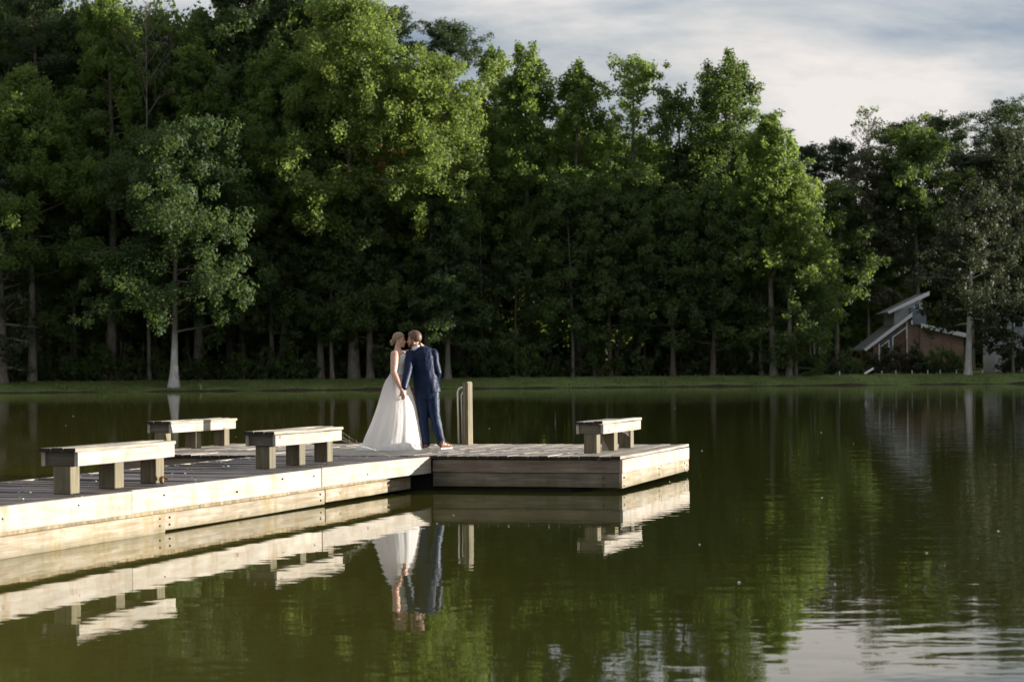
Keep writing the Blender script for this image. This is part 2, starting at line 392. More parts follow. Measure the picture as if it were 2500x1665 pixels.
# grass tufts along the bank
nT = 15000
gx = rng.uniform(-75, 85, nT); gd = rng.uniform(0.1, 7.5, nT) ** 1.0
base_z = np.interp(gd, [p[0] for p in prof], [p[1] for p in prof]) - 0.03
gy = shore_y(gx) + gd + np.array([bump1(x, 1.0) for x in gx]) * 0.35 * np.clip(1 - gd / 12, 0, 1)
hh = rng.uniform(0.05, 0.15, nT) * (1 + 0.6 * (gd < 0.8)) * np.where((gd < 1.2) & (np.sin(gx * 0.9) * np.sin(gx * .37 + 1) > .55), 4.0, 1.0); ww = rng.uniform(0.04, 0.10, nT); an = rng.uniform(0, math.pi, nT)
lean = rng.normal(0, 0.08, (nT, 2))
P = np.stack([gx, gy, base_z], 1); D = np.stack([np.cos(an), np.sin(an), np.zeros(nT)], 1) * ww[:, None]
T = P + np.stack([lean[:, 0], lean[:, 1], hh], 1)
V = np.stack([P - D, P + D, T], 1).reshape(-1, 3)
me = bpy.data.meshes.new('bank_grass_tufts')
me.from_pydata(V.tolist(), [], np.arange(3 * nT).reshape(-1, 3).tolist())
at = me.attributes.new('tint', 'FLOAT', 'POINT'); at.data.foreach_set('value', np.repeat(rng.uniform(0, 1, nT), 3).astype(np.float32))
tag(mobj('grass', me, M['blade']), 'short mown grass covering the far bank', 'grass', kind='stuff')

# ---------------------------------------------------------------- dock
TH = R(16.7)
DK = 0.48
dock = empty('wooden_dock', (1.48, 27.1, 0.0), -TH)
tag(dock, 'weathered T-shaped wooden dock reaching out over the pond with bleached side boards', 'dock')
rnd = random.Random(3)

def board_mesh(name, w, t, Ln, segs=3, ch=0.006, wob=0.004, seed=0, endcut=0.0):
    """board along +Y from 0 to Ln, x from -w/2 to w/2, top at z=0"""
    r_ = random.Random(seed)
    vs, fs = [], []
    cr = r_.uniform(-1, 1) * wob; cup = r_.uniform(0, 1) * wob * 0.5
    for i in range(segs + 1):
        f = i / segs; y = f * Ln
        dx = cr * math.sin(math.pi * f) + r_.uniform(-1, 1) * wob * 0.3
        dz = r_.uniform(-1, 1) * wob * 0.5
        a, b = -w / 2 + dx, w / 2 + dx
        yy = y + (r_.uniform(-1, 1) * endcut if i in (0, segs) else 0)
        vs += [(a + ch, yy, dz + cup), (b - ch, yy, dz + cup), (b, yy, dz + cup - ch), (b, yy, -t + ch + dz), (b - ch, yy, -t + dz), (a + ch, yy, -t + dz), (a, yy, -t + ch + dz), (a, yy, dz + cup - ch)]
    for i in range(segs):
        for k in range(8):
            k2 = (k + 1) % 8
            fs.append((i * 8 + k, (i + 1) * 8 + k, (i + 1) * 8 + k2, i * 8 + k2))
    fs.append(tuple(range(8))); fs.append(tuple(segs * 8 + k for k in range(7, -1, -1)))
    return to_mesh(name, vs, fs)

# walkway planks lie across; platform planks run front to back
wp = [board_mesh('walkway_plank', 0.136, 0.038, 2.28, 2, 0.006, 0.005, s) for s in range(6)]
def dark_ends(me, a):
    """end grain on the two cut ends of a board"""
    me.materials.append(a); me.materials.append(M['endgrain'])
    for i in (len(me.polygons) - 2, len(me.polygons) - 1): me.polygons[i].material_index = 1
for q in wp: dark_ends(q, M['deck_old'])
v = -15.9; k = 0
while v < -0.10:
    ul = -5.10 + 0.012 * v; ur = -2.775 + 0.022 * v
    o = mobj('plank', wp[k % 6] if rnd.random() < .7 else rnd.choice(wp), None, dock, ((ul + ur) / 2 + 1.14 + rnd.uniform(-.012, .012), v, DK - 0.004 + rnd.uniform(-.004, .003)), (R(rnd.uniform(-.7, .7)), R(rnd.uniform(-.12, .12)), R(90 + rnd.uniform(-.15, .15))))
    o.scale = (1, (ur - ul) / 2.28, 1)
    v += 0.146; k += 1
PL = -7.8
pp = [board_mesh('platform_plank', 0.136, 0.038, 4.56, 3, 0.006, 0.006, 20 + s, 0.012) for s in range(6)]
for q in pp: dark_ends(q, M['deck'])
u = -0.075; k = 0
while u > PL:
    mobj('plank', rnd.choice(pp), None, dock, (u, -0.035 + rnd.uniform(-.008, .008), DK + rnd.uniform(-.004, .004)), (R(rnd.uniform(-.05, .05)), R(rnd.uniform(-1.0, 1.6)), R(rnd.uniform(-.08, .08))))
    u -= 0.1455; k += 1

def side_board(x, y0, y1, ztop, h, t, material, rot=0.0, name='fascia_board', seed=0, slope=0.0, parent=None):
    """upright board whose long side runs along local Y (turned by rot), outer face at +X"""
    me = board_mesh(name, h, t, y1 - y0, 4, 0.005, 0.004, seed, 0.002)
    me.transform(Matrix.Rotation(R(90), 4, 'Y'))        # width becomes height, top face -> +x
    me.transform(Matrix.Translation((0, 0, -h / 2)))
    me.materials.append(material)
    return mobj(name, me, None, parent or dock, (x, y0, ztop), (slope, 0, rot))
# walkway: right-hand boards in lengths, slightly out of line with each other
def edge_u(v): return -2.735 + 0.022 * v
def walk_board(v0, v1, du, ztop, h, t, material, name, seed, dz0=0.0, dz1=0.0):
    x0, x1 = edge_u(v0) + du, edge_u(v1) + du
    Ln = math.hypot(x1 - x0, v1 - v0)
    me = board_mesh(name, h, t, Ln, 8, 0.006, 0.008, seed, 0.003)
    me.transform(Matrix.Rotation(R(90), 4, 'Y')); me.transform(Matrix.Translation((0, 0, -h / 2)))
    me.materials.append(material)
    return mobj(name, me, None, dock, (x0, v0, ztop + dz0), (math.atan2(dz1 - dz0, v1 - v0), 0, -math.atan2(x1 - x0, v1 - v0)))
for i, (a, b) in enumerate(((-16, -13.3), (-13.29, -8.565), (-8.55, -3.868), (-3.855, -0.04))):
    walk_board(a, b, (0.0, 0.004, 0.0, 0.006)[i], DK + 0.012, 0.232, 0.04, M['fascia'], 'fascia_board', 40 + i, (0.01, 0.012, 0.008, 0.006)[i], (0.01, 0.0, 0.0, -0.02)[i])
for i, (a, b) in enumerate(((-16, -12.0), (-11.99, -7.505), (-7.49, -3.3), (-3.29, -0.32))):
    walk_board(a, b, -0.20 + (0, .006, 0, .004)[i], (0.195, 0.20, 0.20, 0.205)[i], (0.215, 0.205, 0.18, 0.165)[i], 0.045, M['lower'] if i < 3 else M['lower'], 'skirt_board', 50 + i)
walk_board(-16, -0.9, -0.245, 0.27, 0.09, 0.04, M['strip'], 'joist', 58)
# left-hand side of the walkway
me = board_mesh('fascia_board', 0.23, 0.04, 15.9, 6, 0.006, 0.006, 61); me.transform(Matrix.Rotation(R(-90), 4, 'Y')); me.transform(Matrix.Translation((0, 0, -0.115)))
mobj('fascia_board', me, M['fascia'], dock, (-5.16 + 0.012 * -16, -16, DK + 0.01), (0, 0, -math.atan(0.012)))
# platform front: upper and lower board, right wing and left wing
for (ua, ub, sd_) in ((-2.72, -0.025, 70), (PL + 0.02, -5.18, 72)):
    for (zt, h, y, mt_, nm) in ((DK - 0.046, 0.178, 0.012, M['fascia_shade'], 'fascia_board'), (DK - 0.228, 0.196, 0.03, M['front_skirt'], 'skirt_board')):
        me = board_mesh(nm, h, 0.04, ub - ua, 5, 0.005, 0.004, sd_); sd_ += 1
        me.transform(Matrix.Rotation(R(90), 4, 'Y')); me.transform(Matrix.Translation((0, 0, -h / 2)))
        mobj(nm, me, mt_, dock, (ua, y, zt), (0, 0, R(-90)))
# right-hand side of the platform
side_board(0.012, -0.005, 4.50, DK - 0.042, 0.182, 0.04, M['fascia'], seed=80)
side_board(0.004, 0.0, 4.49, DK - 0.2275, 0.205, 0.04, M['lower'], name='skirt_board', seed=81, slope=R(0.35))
# left-hand side and back of the platform
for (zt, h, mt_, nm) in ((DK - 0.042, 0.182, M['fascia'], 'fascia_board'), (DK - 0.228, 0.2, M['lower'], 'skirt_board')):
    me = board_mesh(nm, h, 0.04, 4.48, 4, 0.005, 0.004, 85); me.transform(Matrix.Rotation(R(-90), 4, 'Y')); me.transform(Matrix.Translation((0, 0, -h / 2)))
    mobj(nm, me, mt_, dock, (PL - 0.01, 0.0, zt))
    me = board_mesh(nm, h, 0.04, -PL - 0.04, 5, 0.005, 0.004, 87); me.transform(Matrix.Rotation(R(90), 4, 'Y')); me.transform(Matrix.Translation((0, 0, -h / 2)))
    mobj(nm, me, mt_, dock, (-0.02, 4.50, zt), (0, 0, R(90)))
# corner post between the front and side skirts, floats underneath
b = MB(); b.box(-0.085, -0.045, 0.035, 0.075, 0.05, 0.425); b.build('corner_post', M['post'], dock)
fl = MB(); fl.box(PL + 0.12, -0.75, 0.16, 4.30, -0.35, DK - 0.05); fl.build('float', M['float'], dock)
fl = MB(); fl.box(-5.02, -3.42, -15.8, 0.10, -0.35, DK - 0.06); fl.build('float', M['float'], dock)
# bolts beside the joints and ends
bm_ = MB(); bm_.tube([(0, 0, 0), (0.012, 0, 0)], [0.012, 0.010], 8); bolt = bm_.mesh('bolt'); bolt.materials.append(M['bolt'])
def put_bolt(u, v, z): mobj('bolt', bolt, None, dock, (u, v, z))
for v in (-7.62, -7.40, -3.44):
    for z in (0.075, 0.15): put_bolt(edge_u(v) - 0.196, v + rnd.uniform(-.01, .01), z)
for v in (-10.9, -9.6, -7.9, -6.2, -5.0, -4.1, -2.4):
    put_bolt(edge_u(v) + 0.004, v, rnd.uniform(.33, .43))
for v, z in ((0.09, .19), (0.13, .19), (0.1, .08), (4.15, .2), (4.15, .1), (2.3, .21), (2.3, .12), (4.32, .17)): put_bolt(0.004, v, z)
for z in (0.09, 0.19):
    o = mobj('bolt', bolt, None, dock, (-0.26, 0.03, z), (0, 0, R(-90)))

# white flecks on the deck
fk = MB()
for i in range(330):
    if i < 250: uu, vv = rnd.uniform(-5.1, -2.95), rnd.uniform(-14, -0.2)
    else: uu, vv = rnd.uniform(PL, -0.1), rnd.uniform(0, 4.3)
    if rnd.random() < .45 and i < 250: uu = -5.16 + abs(rnd.gauss(0, .12))
    s_ = rnd.uniform(.006, .02); a = rnd.uniform(0, 6.28); z = DK + 0.004
    fk.add([(uu + s_ * math.cos(a + q * 1.57), vv + s_ * math.sin(a + q * 1.57) * .7, z + rnd.uniform(0, .014)) for q in range(4)], [(0, 1, 2, 3)])
o = fk.build('petals', M['petal'], None, (1.48, 27.1, 0), (0, 0, -TH))
tag(o, 'small white petals scattered over the dark walkway boards', 'petals', kind='stuff')

def dloc(u, v, z=0.0):
    return Vector((1.48 + u * math.cos(TH) + v * math.sin(TH), 27.1 - u * math.sin(TH) + v * math.cos(TH), z))

# ---------------------------------------------------------------- benches
BL = 2.18
seat_me = [board_mesh('seat_plank', 0.128, 0.038, BL + 0.10, 5, 0.008, 0.008, 100 + s, 0.012) for s in range(4)]
seat_short = board_mesh('seat_plank', 0.128, 0.038, BL - 0.52, 5, 0.008, 0.008, 109, 0.03)
for q in seat_me + [seat_short]: dark_ends(q, M['seat'])
ap = board_mesh('apron', 0.135, 0.038, BL, 5, 0.005, 0.004, 110); ap.transform(Matrix.Rotation(R(90), 4, 'Y')); ap.transform(Matrix.Translation((0, 0, -0.0675))); ap.materials.append(M['fascia'])
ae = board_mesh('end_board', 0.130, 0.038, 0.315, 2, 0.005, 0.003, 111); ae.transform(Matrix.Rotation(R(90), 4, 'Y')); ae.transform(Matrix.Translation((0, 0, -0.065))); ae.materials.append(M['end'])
pb_ = bmesh.new(); bmesh.ops.create_cube(pb_, size=1.0); bmesh.ops.scale(pb_, vec=(0.19, 0.19, 0.28), verts=pb_.verts); bmesh.ops.bevel(pb_, geom=pb_.edges[:], offset=0.006, segments=1, affect='EDGES'); bmesh.ops.translate(pb_, vec=(0, 0, 0.14), verts=pb_.verts)
post_me = bpy.data.meshes.new('post'); pb_.to_mesh(post_me); post_me.materials.append(M['post'])
def bench(u, v, label, short=False, spread=0.955, ln=1.0, rot=0.0, seed=0):
    p = dloc(u, v, DK + 0.004)
    t = empty('bench', p, -TH + rot)
    tag(t, label, 'bench', 'low timber benches on the dock')
    r_ = random.Random(seed)
    y0 = -BL * ln / 2
    for i, x in enumerate((-0.137, 0.0, 0.137)):
        o = mobj('seat_plank', seat_short if (short and i < 2) else seat_me[(i + seed) % 4], None, t, (x, y0 - 0.05, 0.452 + r_.uniform(-.004, .006)), (R(r_.uniform(-.1, .1)), R(r_.uniform(-.8, .8)), R(r_.uniform(-.15, .15))))
        o.scale = (1, ln, 1)
    o = mobj('apron', ap, None, t, (0.199, y0, 0.412)); o.scale = (1, ln, 1)
    o = mobj('apron', ap, None, t, (-0.161, y0, 0.412)); o.scale = (1, ln, 1)
    mobj('end_board', ae, None, t, (0.1585, y0 + 0.025 + 0.038, 0.4105), (0, 0, R(90)))
    mobj('end_board', ae, None, t, (0.1585, -y0 - 0.006, 0.4105), (0, 0, R(90)))
    for i in (-1, 0, 1):
        mobj('post', post_me, None, t, (0.0, i * spread, 0.0), (0, 0, R(r_.uniform(-1.5, 1.5))))
    return t
bench(-3.49, -7.92, 'long bench nearest the camera on the left of the dark walkway', seed=1, rot=R(1.2))
bench(-3.59, -2.83, 'bench on the walkway just left of the bride', seed=2, spread=0.94)
bench(-7.60, 2.50, 'far left bench on the back platform behind the walkway', seed=3, spread=1.06, ln=1.08)
bench(-0.67, 2.05, 'bench with a split seat alone at the right end of the platform', short=True, seed=4, spread=1.04, ln=1.07)

# dry leaf against a bench leg
b = MB()
for i in range(7):
    a = i / 6 * 4.6
    b.v += [(0.035 * math.cos(a) * (1 - .06 * i), -0.05 + 0.01 * i * .3, 0.042 + 0.036 * math.sin(a)), (0.035 * math.cos(a) * (1 - .06 * i), 0.05, 0.042 + 0.036 * math.sin(a))]
for i in range(6): b.f.append((2 * i, 2 * i + 2, 2 * i + 3, 2 * i + 1))
o = b.build('dry_leaf', M['dryleaf'], None, dloc(-3.33, -7.06, DK + 0.0), (0, 0, R(35)))
so = o.modifiers.new('thick', 'SOLIDIFY'); so.thickness = 0.004
tag(o, 'curled dry brown leaf lying against the foot of the nearest bench', 'leaf')

# ---------------------------------------------------------------- ladder post with hand rail
lad = empty('boarding_ladder', dloc(-3.54, 4.10, 0), -TH)
tag(lad, 'ladder head with upright timber post and metal hand rail at the back edge', 'ladder')
for dx in (-0.018, 0.026):
    b = MB(); b.prism([(-0.021, -0.3), (0.021, -0.3), (0.021, DK + 0.985), (0.008, DK + 1.02), (-0.012, DK + 1.02), (-0.021, DK + 1.0)], -0.09, 0.15)
    b.build('post', M['post'], lad, (dx + (0.003 if dx > 0 else 0), 0, 0 if dx > 0 else -0.012))
pth = [(-0.105, -0.10, DK - 0.2), (-0.118, -0.10, DK + 0.80), (-0.115, -0.10, DK + 0.86), (-0.095, -0.10, DK + 0.905), (-0.06, -0.09, DK + 0.925), (-0.03, -0.07, DK + 0.93)]
b = MB(); b.tube(pth, [0.017] * 6, 10); b.build('grab_rail', M['metal'], lad, smooth=True)
pth = [(-0.062, -0.02, DK - 0.2), (-0.080, -0.02, DK + 0.74), (-0.078, -0.02, DK + 0.80), (-0.06, -0.02, DK + 0.845), (-0.03, -0.02, DK + 0.86)]
b = MB(); b.tube(pth, [0.014] * 5, 10); b.build('grab_rail', M['metal'], lad, smooth=True)
for z in (0.15, -0.10):
    b = MB(); b.box(-0.12, 0.40, 0.42, 0.52, z, z + 0.04); b.build('rung', M['post'], lad)
b = MB(); b.box(0.40, 0.44, 0.42, 0.60, -0.4, DK); b.box(-0.16, -0.12, 0.42, 0.60, -0.4, DK); b.build('stringer', M['post'], lad)

# ---------------------------------------------------------------- cobwebs
def cobweb(name, pairs, label, bead=None):
    b = MB()
    for a, c, sag in pairs:
        a = Vector(a); c = Vector(c)
        pts = [a.lerp(c, t) - Vector((0, 0, sag * math.sin(math.pi * t))) for t in (0, .25, .5, .75, 1)]
        b.tube(pts, [0.0006] * 5, 3, cap=False)
    if bead: b.ell(bead, (0.013, 0.013, 0.012), 8, 6)
    tag(b.build(name, M['web']), label, 'cobweb')
A = dloc(-3.43, -1.76, DK + 0.43); B = dloc(-3.15, -1.15, DK + 0.13)
prs = [(A, B, .03), (A + Vector((0, 0, -.08)), B, .02), (A + Vector((0, 0, -.13)), B + Vector((-.05, 0, .02)), .01), (A + Vector((.05, .1, -.04)), A + Vector((.06, .1, -.13)), 0), (B, dloc(-2.95, -0.9, DK + 0.02), .01)]
for t in (.3, .5, .7): prs.append((A.lerp(B, t), (A + Vector((0, 0, -.13))).lerp(B, t), .01))
cobweb('cobweb', prs, 'cobweb with a white bead hanging off the bench beside the bride', B)
prs = []
for i in range(9):
    t = i / 8
    prs.append((dloc(-0.60, 2.30 + .75 * t, DK + 0.28), dloc(-0.60, 3.2, DK + 0.26 - .24 * t), .02))
for i in range(4):
    prs.append((dloc(-0.60, 1.2, DK + .27 - .05 * i), dloc(-0.56, 1.55 - .08 * i, DK + 0.01), .01))
cobweb('cobweb', prs, 'fine cobweb strung between the legs of the rightmost bench')

# ---------------------------------------------------------------- trees
def bark(name, a, b_):
    m, nt, out = mat(name); l = nt.links.new
    tc = N(nt, 'ShaderNodeTexCoord'); mp = N(nt, 'ShaderNodeMapping'); mp.inputs['Scale'].default_value = (5, 5, 0.8); l(tc.outputs['Object'], mp.inputs['Vector'])
    n = N(nt, 'ShaderNodeTexNoise'); n.inputs['Scale'].default_value = 1.5; n.inputs['Detail'].default_value = 6; l(mp.outputs['Vector'], n.inputs['Vector'])
    r = ramp(nt, [(0.32, b_), (0.66, a)]); l(n.outputs['Fac'], r.inputs['Fac'])
    b = N(nt, 'ShaderNodeBsdfPrincipled'); b.inputs['Roughness'].default_value = 0.9; l(r.outputs['Color'], b.inputs['Base Color'])
    bp = N(nt, 'ShaderNodeBump'); bp.inputs['Distance'].default_value = 0.06; bp.inputs['Strength'].default_value = 0.7; l(n.outputs['Fac'], bp.inputs['Height']); l(bp.outputs['Normal'], b.inputs['Normal'])
    l(b.outputs['BSDF'], out.inputs['Surface']); return m
M['bark'] = bark('grey_bark', (0.20, 0.18, 0.155), (0.085, 0.075, 0.062))
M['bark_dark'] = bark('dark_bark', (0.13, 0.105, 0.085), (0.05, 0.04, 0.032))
M['bark_pale'] = bark('pale_bark', (0.50, 0.49, 0.46), (0.28, 0.27, 0.25))
M['bark_white'] = bark('whitened_bark', (0.56, 0.56, 0.55), (0.36, 0.355, 0.345))
def whiten_below(m, z0, z1, col):
    nt = m.node_tree; l = nt.links.new
    p = next(n for n in nt.nodes if n.type == 'BSDF_PRINCIPLED'); src = p.inputs['Base Color'].links[0].from_socket
    tc = N(nt, 'ShaderNodeTexCoord'); sx = N(nt, 'ShaderNodeSeparateXYZ'); l(tc.outputs['Object'], sx.inputs[0])
    mr = N(nt, 'ShaderNodeMapRange'); mr.inputs['From Min'].default_value = z0; mr.inputs['From Max'].default_value = z1; l(sx.outputs['Z'], mr.inputs['Value'])
    mx = mixc(nt); l(mr.outputs[0], mx.inputs[0]); l(src, mx.inputs[6]); mx.inputs[7].default_value = (*col, 1); l(mx.outputs[2], p.inputs['Base Color'])
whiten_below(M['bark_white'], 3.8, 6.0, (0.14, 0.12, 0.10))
LF = {
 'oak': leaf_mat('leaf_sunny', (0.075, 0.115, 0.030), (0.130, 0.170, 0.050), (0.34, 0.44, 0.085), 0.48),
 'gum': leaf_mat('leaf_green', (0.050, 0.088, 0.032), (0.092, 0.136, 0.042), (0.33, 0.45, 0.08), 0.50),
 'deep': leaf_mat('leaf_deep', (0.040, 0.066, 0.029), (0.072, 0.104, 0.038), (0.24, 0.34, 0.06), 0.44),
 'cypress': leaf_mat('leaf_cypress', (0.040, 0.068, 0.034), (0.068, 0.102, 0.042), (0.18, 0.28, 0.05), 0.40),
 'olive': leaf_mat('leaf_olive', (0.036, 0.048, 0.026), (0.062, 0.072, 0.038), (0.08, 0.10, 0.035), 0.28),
 'brown': leaf_mat('leaf_brown', (0.080, 0.080, 0.058), (0.115, 0.110, 0.076), (0.14, 0.14, 0.07), 0.30),
 'pine': leaf_mat('needle', (0.030, 0.052, 0.026), (0.056, 0.082, 0.036), (0.10, 0.15, 0.04), 0.30),
 'rust': leaf_mat('leaf_rust', (0.14, 0.060, 0.030), (0.22, 0.100, 0.045), (0.20, 0.08, 0.03), 0.30),
}

def leaves_mesh(name, cl, material, seed, per=60.0, size=0.34, flat=0.8, up=0.3, slim=0.62, shell=0.45):
    """cl: list of (centre, rx, ry, rz, outward dir). Small blades spread through every clump."""
    g = np.random.default_rng(seed)
    cen = np.array([c[0] for c in cl]); rad = np.array([c[1] for c in cl]); od = np.array([c[2] for c in cl])
    vol = (rad[:, 0] * rad[:, 1] * rad[:, 2]) ** (1 / 3.0)
    cnt = np.maximum(6, (per * vol ** 2)).astype(int)
    idx = np.repeat(np.arange(len(cl)), cnt); n = len(idx)
    d = g.normal(size=(n, 3)); d /= np.linalg.norm(d, axis=1)[:, None]
    rr = g.uniform(0, 1, n) ** shell
    pos = cen[idx] + d * rad[idx] * rr[:, None] * (1 + g.normal(0, .12, n))[:, None]
    nrm = d * 0.9 + od[idx] * 0.35 + g.normal(size=(n, 3)) * 0.55 + np.array([0, 0, up])
    nrm /= np.linalg.norm(nrm, axis=1)[:, None]
    t = np.cross(nrm, g.normal(size=(n, 3))); t /= np.linalg.norm(t, axis=1)[:, None]
    b_ = np.cross(nrm, t)
    s = size * g.uniform(0.6, 1.35, n)
    L_ = t * (s * 0.66)[:, None]; Wd = b_ * (s * 0.76 * slim)[:, None]
    V = np.stack([pos - L_ - Wd, pos - L_ * .8 + Wd, pos + L_], 1).reshape(-1, 3).astype(np.float32)
    me = bpy.data.meshes.new(name)
    me.vertices.add(3 * n); me.vertices.foreach_set('co', V.ravel())
    me.loops.add(3 * n); me.loops.foreach_set('vertex_index', np.arange(3 * n, dtype=np.int32))
    me.polygons.add(n); me.polygons.foreach_set('loop_start', np.arange(0, 3 * n, 3, dtype=np.int32)); me.polygons.foreach_set('loop_total', np.full(n, 3, dtype=np.int32))
    me.update(calc_edges=True)
    ct = g.uniform(0, 1, len(cl))
    tint = np.clip(ct[idx] * 0.65 + g.uniform(0, .35, n), 0, 1)
    at = me.attributes.new('tint', 'FLOAT', 'POINT'); at.data.foreach_set('value', np.repeat(tint, 3).astype(np.float32))
    me.materials.append(material)
    return me

def grow(kind, H, cb, Rc, seed, tr=None, per=None, lsize=None, leafk='gum', barkk='bark', airy=1.0, lean=(0, 0), plume=0.0, flare=None):
    """returns (trunk mesh, crown mesh); the tree stands at the origin"""
    g = random.Random(seed)
    tr = tr or H * 0.014
    tb = MB(); cl = []
    hc = H - cb
    if kind in ('broad', 'plume'): Rc *= 1.40
    if kind == 'cypress': Rc *= 1.12
    if kind == 'pine': Rc *= 1.12
    bend = [(g.uniform(-1, 1), g.uniform(-1, 1)) for _ in range(3)]
    def tp(z):
        f = z / H
        return Vector((lean[0] * f * f + 0.012 * H * (bend[0][0] * math.sin(3 * f) + bend[1][0] * math.sin(7 * f) * .4), lean[1] * f * f + 0.012 * H * (bend[0][1] * math.sin(3 * f) + bend[1][1] * math.sin(7 * f) * .4), z))
    def tr_at(z):
        f = z / H
        fl = 1 + (flare or (0.9 if kind == 'cypress' else 0.35)) * math.exp(-z / (0.05 * H))
        return max(0.03, tr * fl * (1 - 0.93 * f))
    zs = [-0.3, 0, H * .015, H * .04, H * .09] + [H * q for q in (.18, .28, .38, .48, .58, .68, .78, .88, .97)]
    tb.tube([tp(z) for z in zs], [tr_at(max(z, 0)) for z in zs], 9)
    def limb(z0, az, ln, el, droop=0.0, nseg=4, rad=None):
        a = tp(z0); d = Vector((math.cos(az) * math.cos(el), math.sin(az) * math.cos(el), math.sin(el)))
        pts = [a]; 
        for i in range(1, nseg + 1):
            f = i / nseg
            p = a + d * (ln * f) + Vector((0, 0, (-droop if droop > 0 else -droop) * ln * f * f)) + Vector((g.uniform(-1, 1), g.uniform(-1, 1), g.uniform(-.6, .6))) * (ln * .05)
            pts.append(p)
        r0 = rad or max(0.025, tr_at(z0) * 0.42)
        tb.tube(pts, [r0 * (1 - .85 * i / nseg) for i in range(nseg + 1)], 5, cap=False)
        return pts
    def at(pts, f):
        q = f * (len(pts) - 1); i = min(int(q), len(pts) - 2); return pts[i].lerp(pts[i + 1], q - i)
    up = Vector((0, 0, 1))
    if kind in ('broad', 'plume'):
        nl = int(max(20, (17 + hc * 1.45) * airy))
        for i in range(nl):
            t = ((i + g.uniform(.2, .8)) / nl) ** .82
            prof_ = (min(1, (t + .14) / .34) ** .7) * (max(0.0, 1 - t) ** (.38 if kind == 'broad' else .46)) * 1.02
            ln = Rc * prof_ * g.uniform(.62, 1.16) + .3
            az = i * 2.39996 + g.uniform(-.5, .5)
            el = R(g.uniform(-8, 22) + 26 * t)
            pts = limb(cb + hc * t * .90, az, ln, el, 0.0 if t > .45 else .10)
            rc0 = Rc * 0.115 + 0.28
            nf = max(3, int(ln / (rc0 * 1.15))); fr = [.22 + .80 * (q + 1) / nf for q in range(nf)]
            for f in fr:
                for rep in range(3 if f > .55 else 2):
                    c = at(pts, min(f, 1)) + Vector((g.gauss(0, 1), g.gauss(0, 1), g.gauss(0, .75))) * rc0 * .85
                    r_ = rc0 * g.uniform(.55, 1.15) * (1 - .18 * f)
                    o = (c - tp(min(H, c.z))); o.z *= .4
                    o = o.normalized() if o.length > .01 else up
                    if g.random() < airy * .93: cl.append((c, (r_, r_, r_ * g.uniform(.7, 1.0 + plume)), o))
        for i in range(7):
            z = H - hc * .16 * (i / 6) ; r_ = rc = (Rc * .10 + .2) * (1 + .16 * i) * .8
            c = tp(min(z, H)) + Vector((g.gauss(0, 1), g.gauss(0, 1), 0)) * rc * .8
            cl.append((c, (r_ * .8, r_ * .8, r_ * 1.3), up))
        if kind == 'plume':
            for i in range(34):
                t = g.uniform(.3, 1.0); az = g.uniform(0, 6.28)
                rr_ = Rc * (1 - t) ** .42 * g.uniform(.4, .95)
                c0 = tp(cb + hc * t) + Vector((math.cos(az) * rr_, math.sin(az) * rr_, 0))
                for q in range(4):
                    r_ = (Rc * .10 + .22) * (1 - .2 * q)
                    cl.append((c0 + Vector((g.gauss(0, .15), g.gauss(0, .15), q * r_ * 1.0)), (r_, r_, r_ * 1.25), up))
        sz = lsize or 0.265; pp_ = per or 102
        fl_, upb = .8, .3
    elif kind == 'cypress':
        nl = int(26 + hc * 1.7)
        for i in range(nl):
            t = (i + g.uniform(.1, .9)) / nl
            prof_ = (min(1, (t + .16) / .30) ** .8) * (1 - t) ** .62 * 1.15
            ln = Rc * prof_ * g.uniform(.55, 1.2) + .4
            az = i * 2.39996 + g.uniform(-.6, .6)
            pts = limb(cb + hc * t * .95, az, ln, R(g.uniform(-8, 24) + 38 * t * t), .16 * (1 - t))
            n_ = max(3, int(ln / 0.62))
            for j in range(n_):
                f = .06 + .94 * (j + 1) / n_
                for rep in range(2):
                    c = at(pts, f) + Vector((g.gauss(0, .45), g.gauss(0, .45), g.gauss(0, .22)))
                    r_ = g.uniform(.5, .95) * (.60 + .035 * Rc * 1.5)
                    o = Vector((math.cos(az), math.sin(az), .2)).normalized()
                    cl.append((c, (r_, r_, r_ * g.uniform(.5, .95)), o))
        for i in range(6): cl.append((tp(H - i * .45), (.35 + .1 * i, .35 + .1 * i, .5), up))
        sz = lsize or 0.28; pp_ = per or 105
    elif kind == 'pine':
        nl = int(20 + hc * 1.2)
        for i in range(nl):
            t = (i + g.uniform(.2, .8)) / nl
            ln = Rc * (.45 + .55 * math.sin(math.pi * min(1, t * .75 + .18))) * g.uniform(.6, 1.1)
            if t > .85: ln *= .75
            az = i * 2.39996 + g.uniform(-.6, .6)
            pts = limb(cb + hc * t * .88, az, ln, R(g.uniform(4, 26) + 26 * t), .0, rad=max(.04, tr_at(cb + hc * t) * .4))
            for f in (.4, .55, .7, .85, 1.0):
                for rep in range(3):
                    if g.random() > airy: continue
                    c = at(pts, f) + Vector((g.gauss(0, .5), g.gauss(0, .5), g.gauss(0, .18) + .15))
                    r_ = g.uniform(.5, .95) * (.45 + .11 * Rc)
                    cl.append((c, (r_, r_, r_ * .5), up))
        for i in range(6):
            az = g.uniform(0, 6.28); q = g.uniform(0, .5) * Rc
            cl.append((tp(H * .985) + Vector((math.cos(az) * q, math.sin(az) * q, -q * .35)), (.9, .9, .45), up))
        sz = lsize or 0.30; pp_ = per or 75
    elif kind == 'bare':
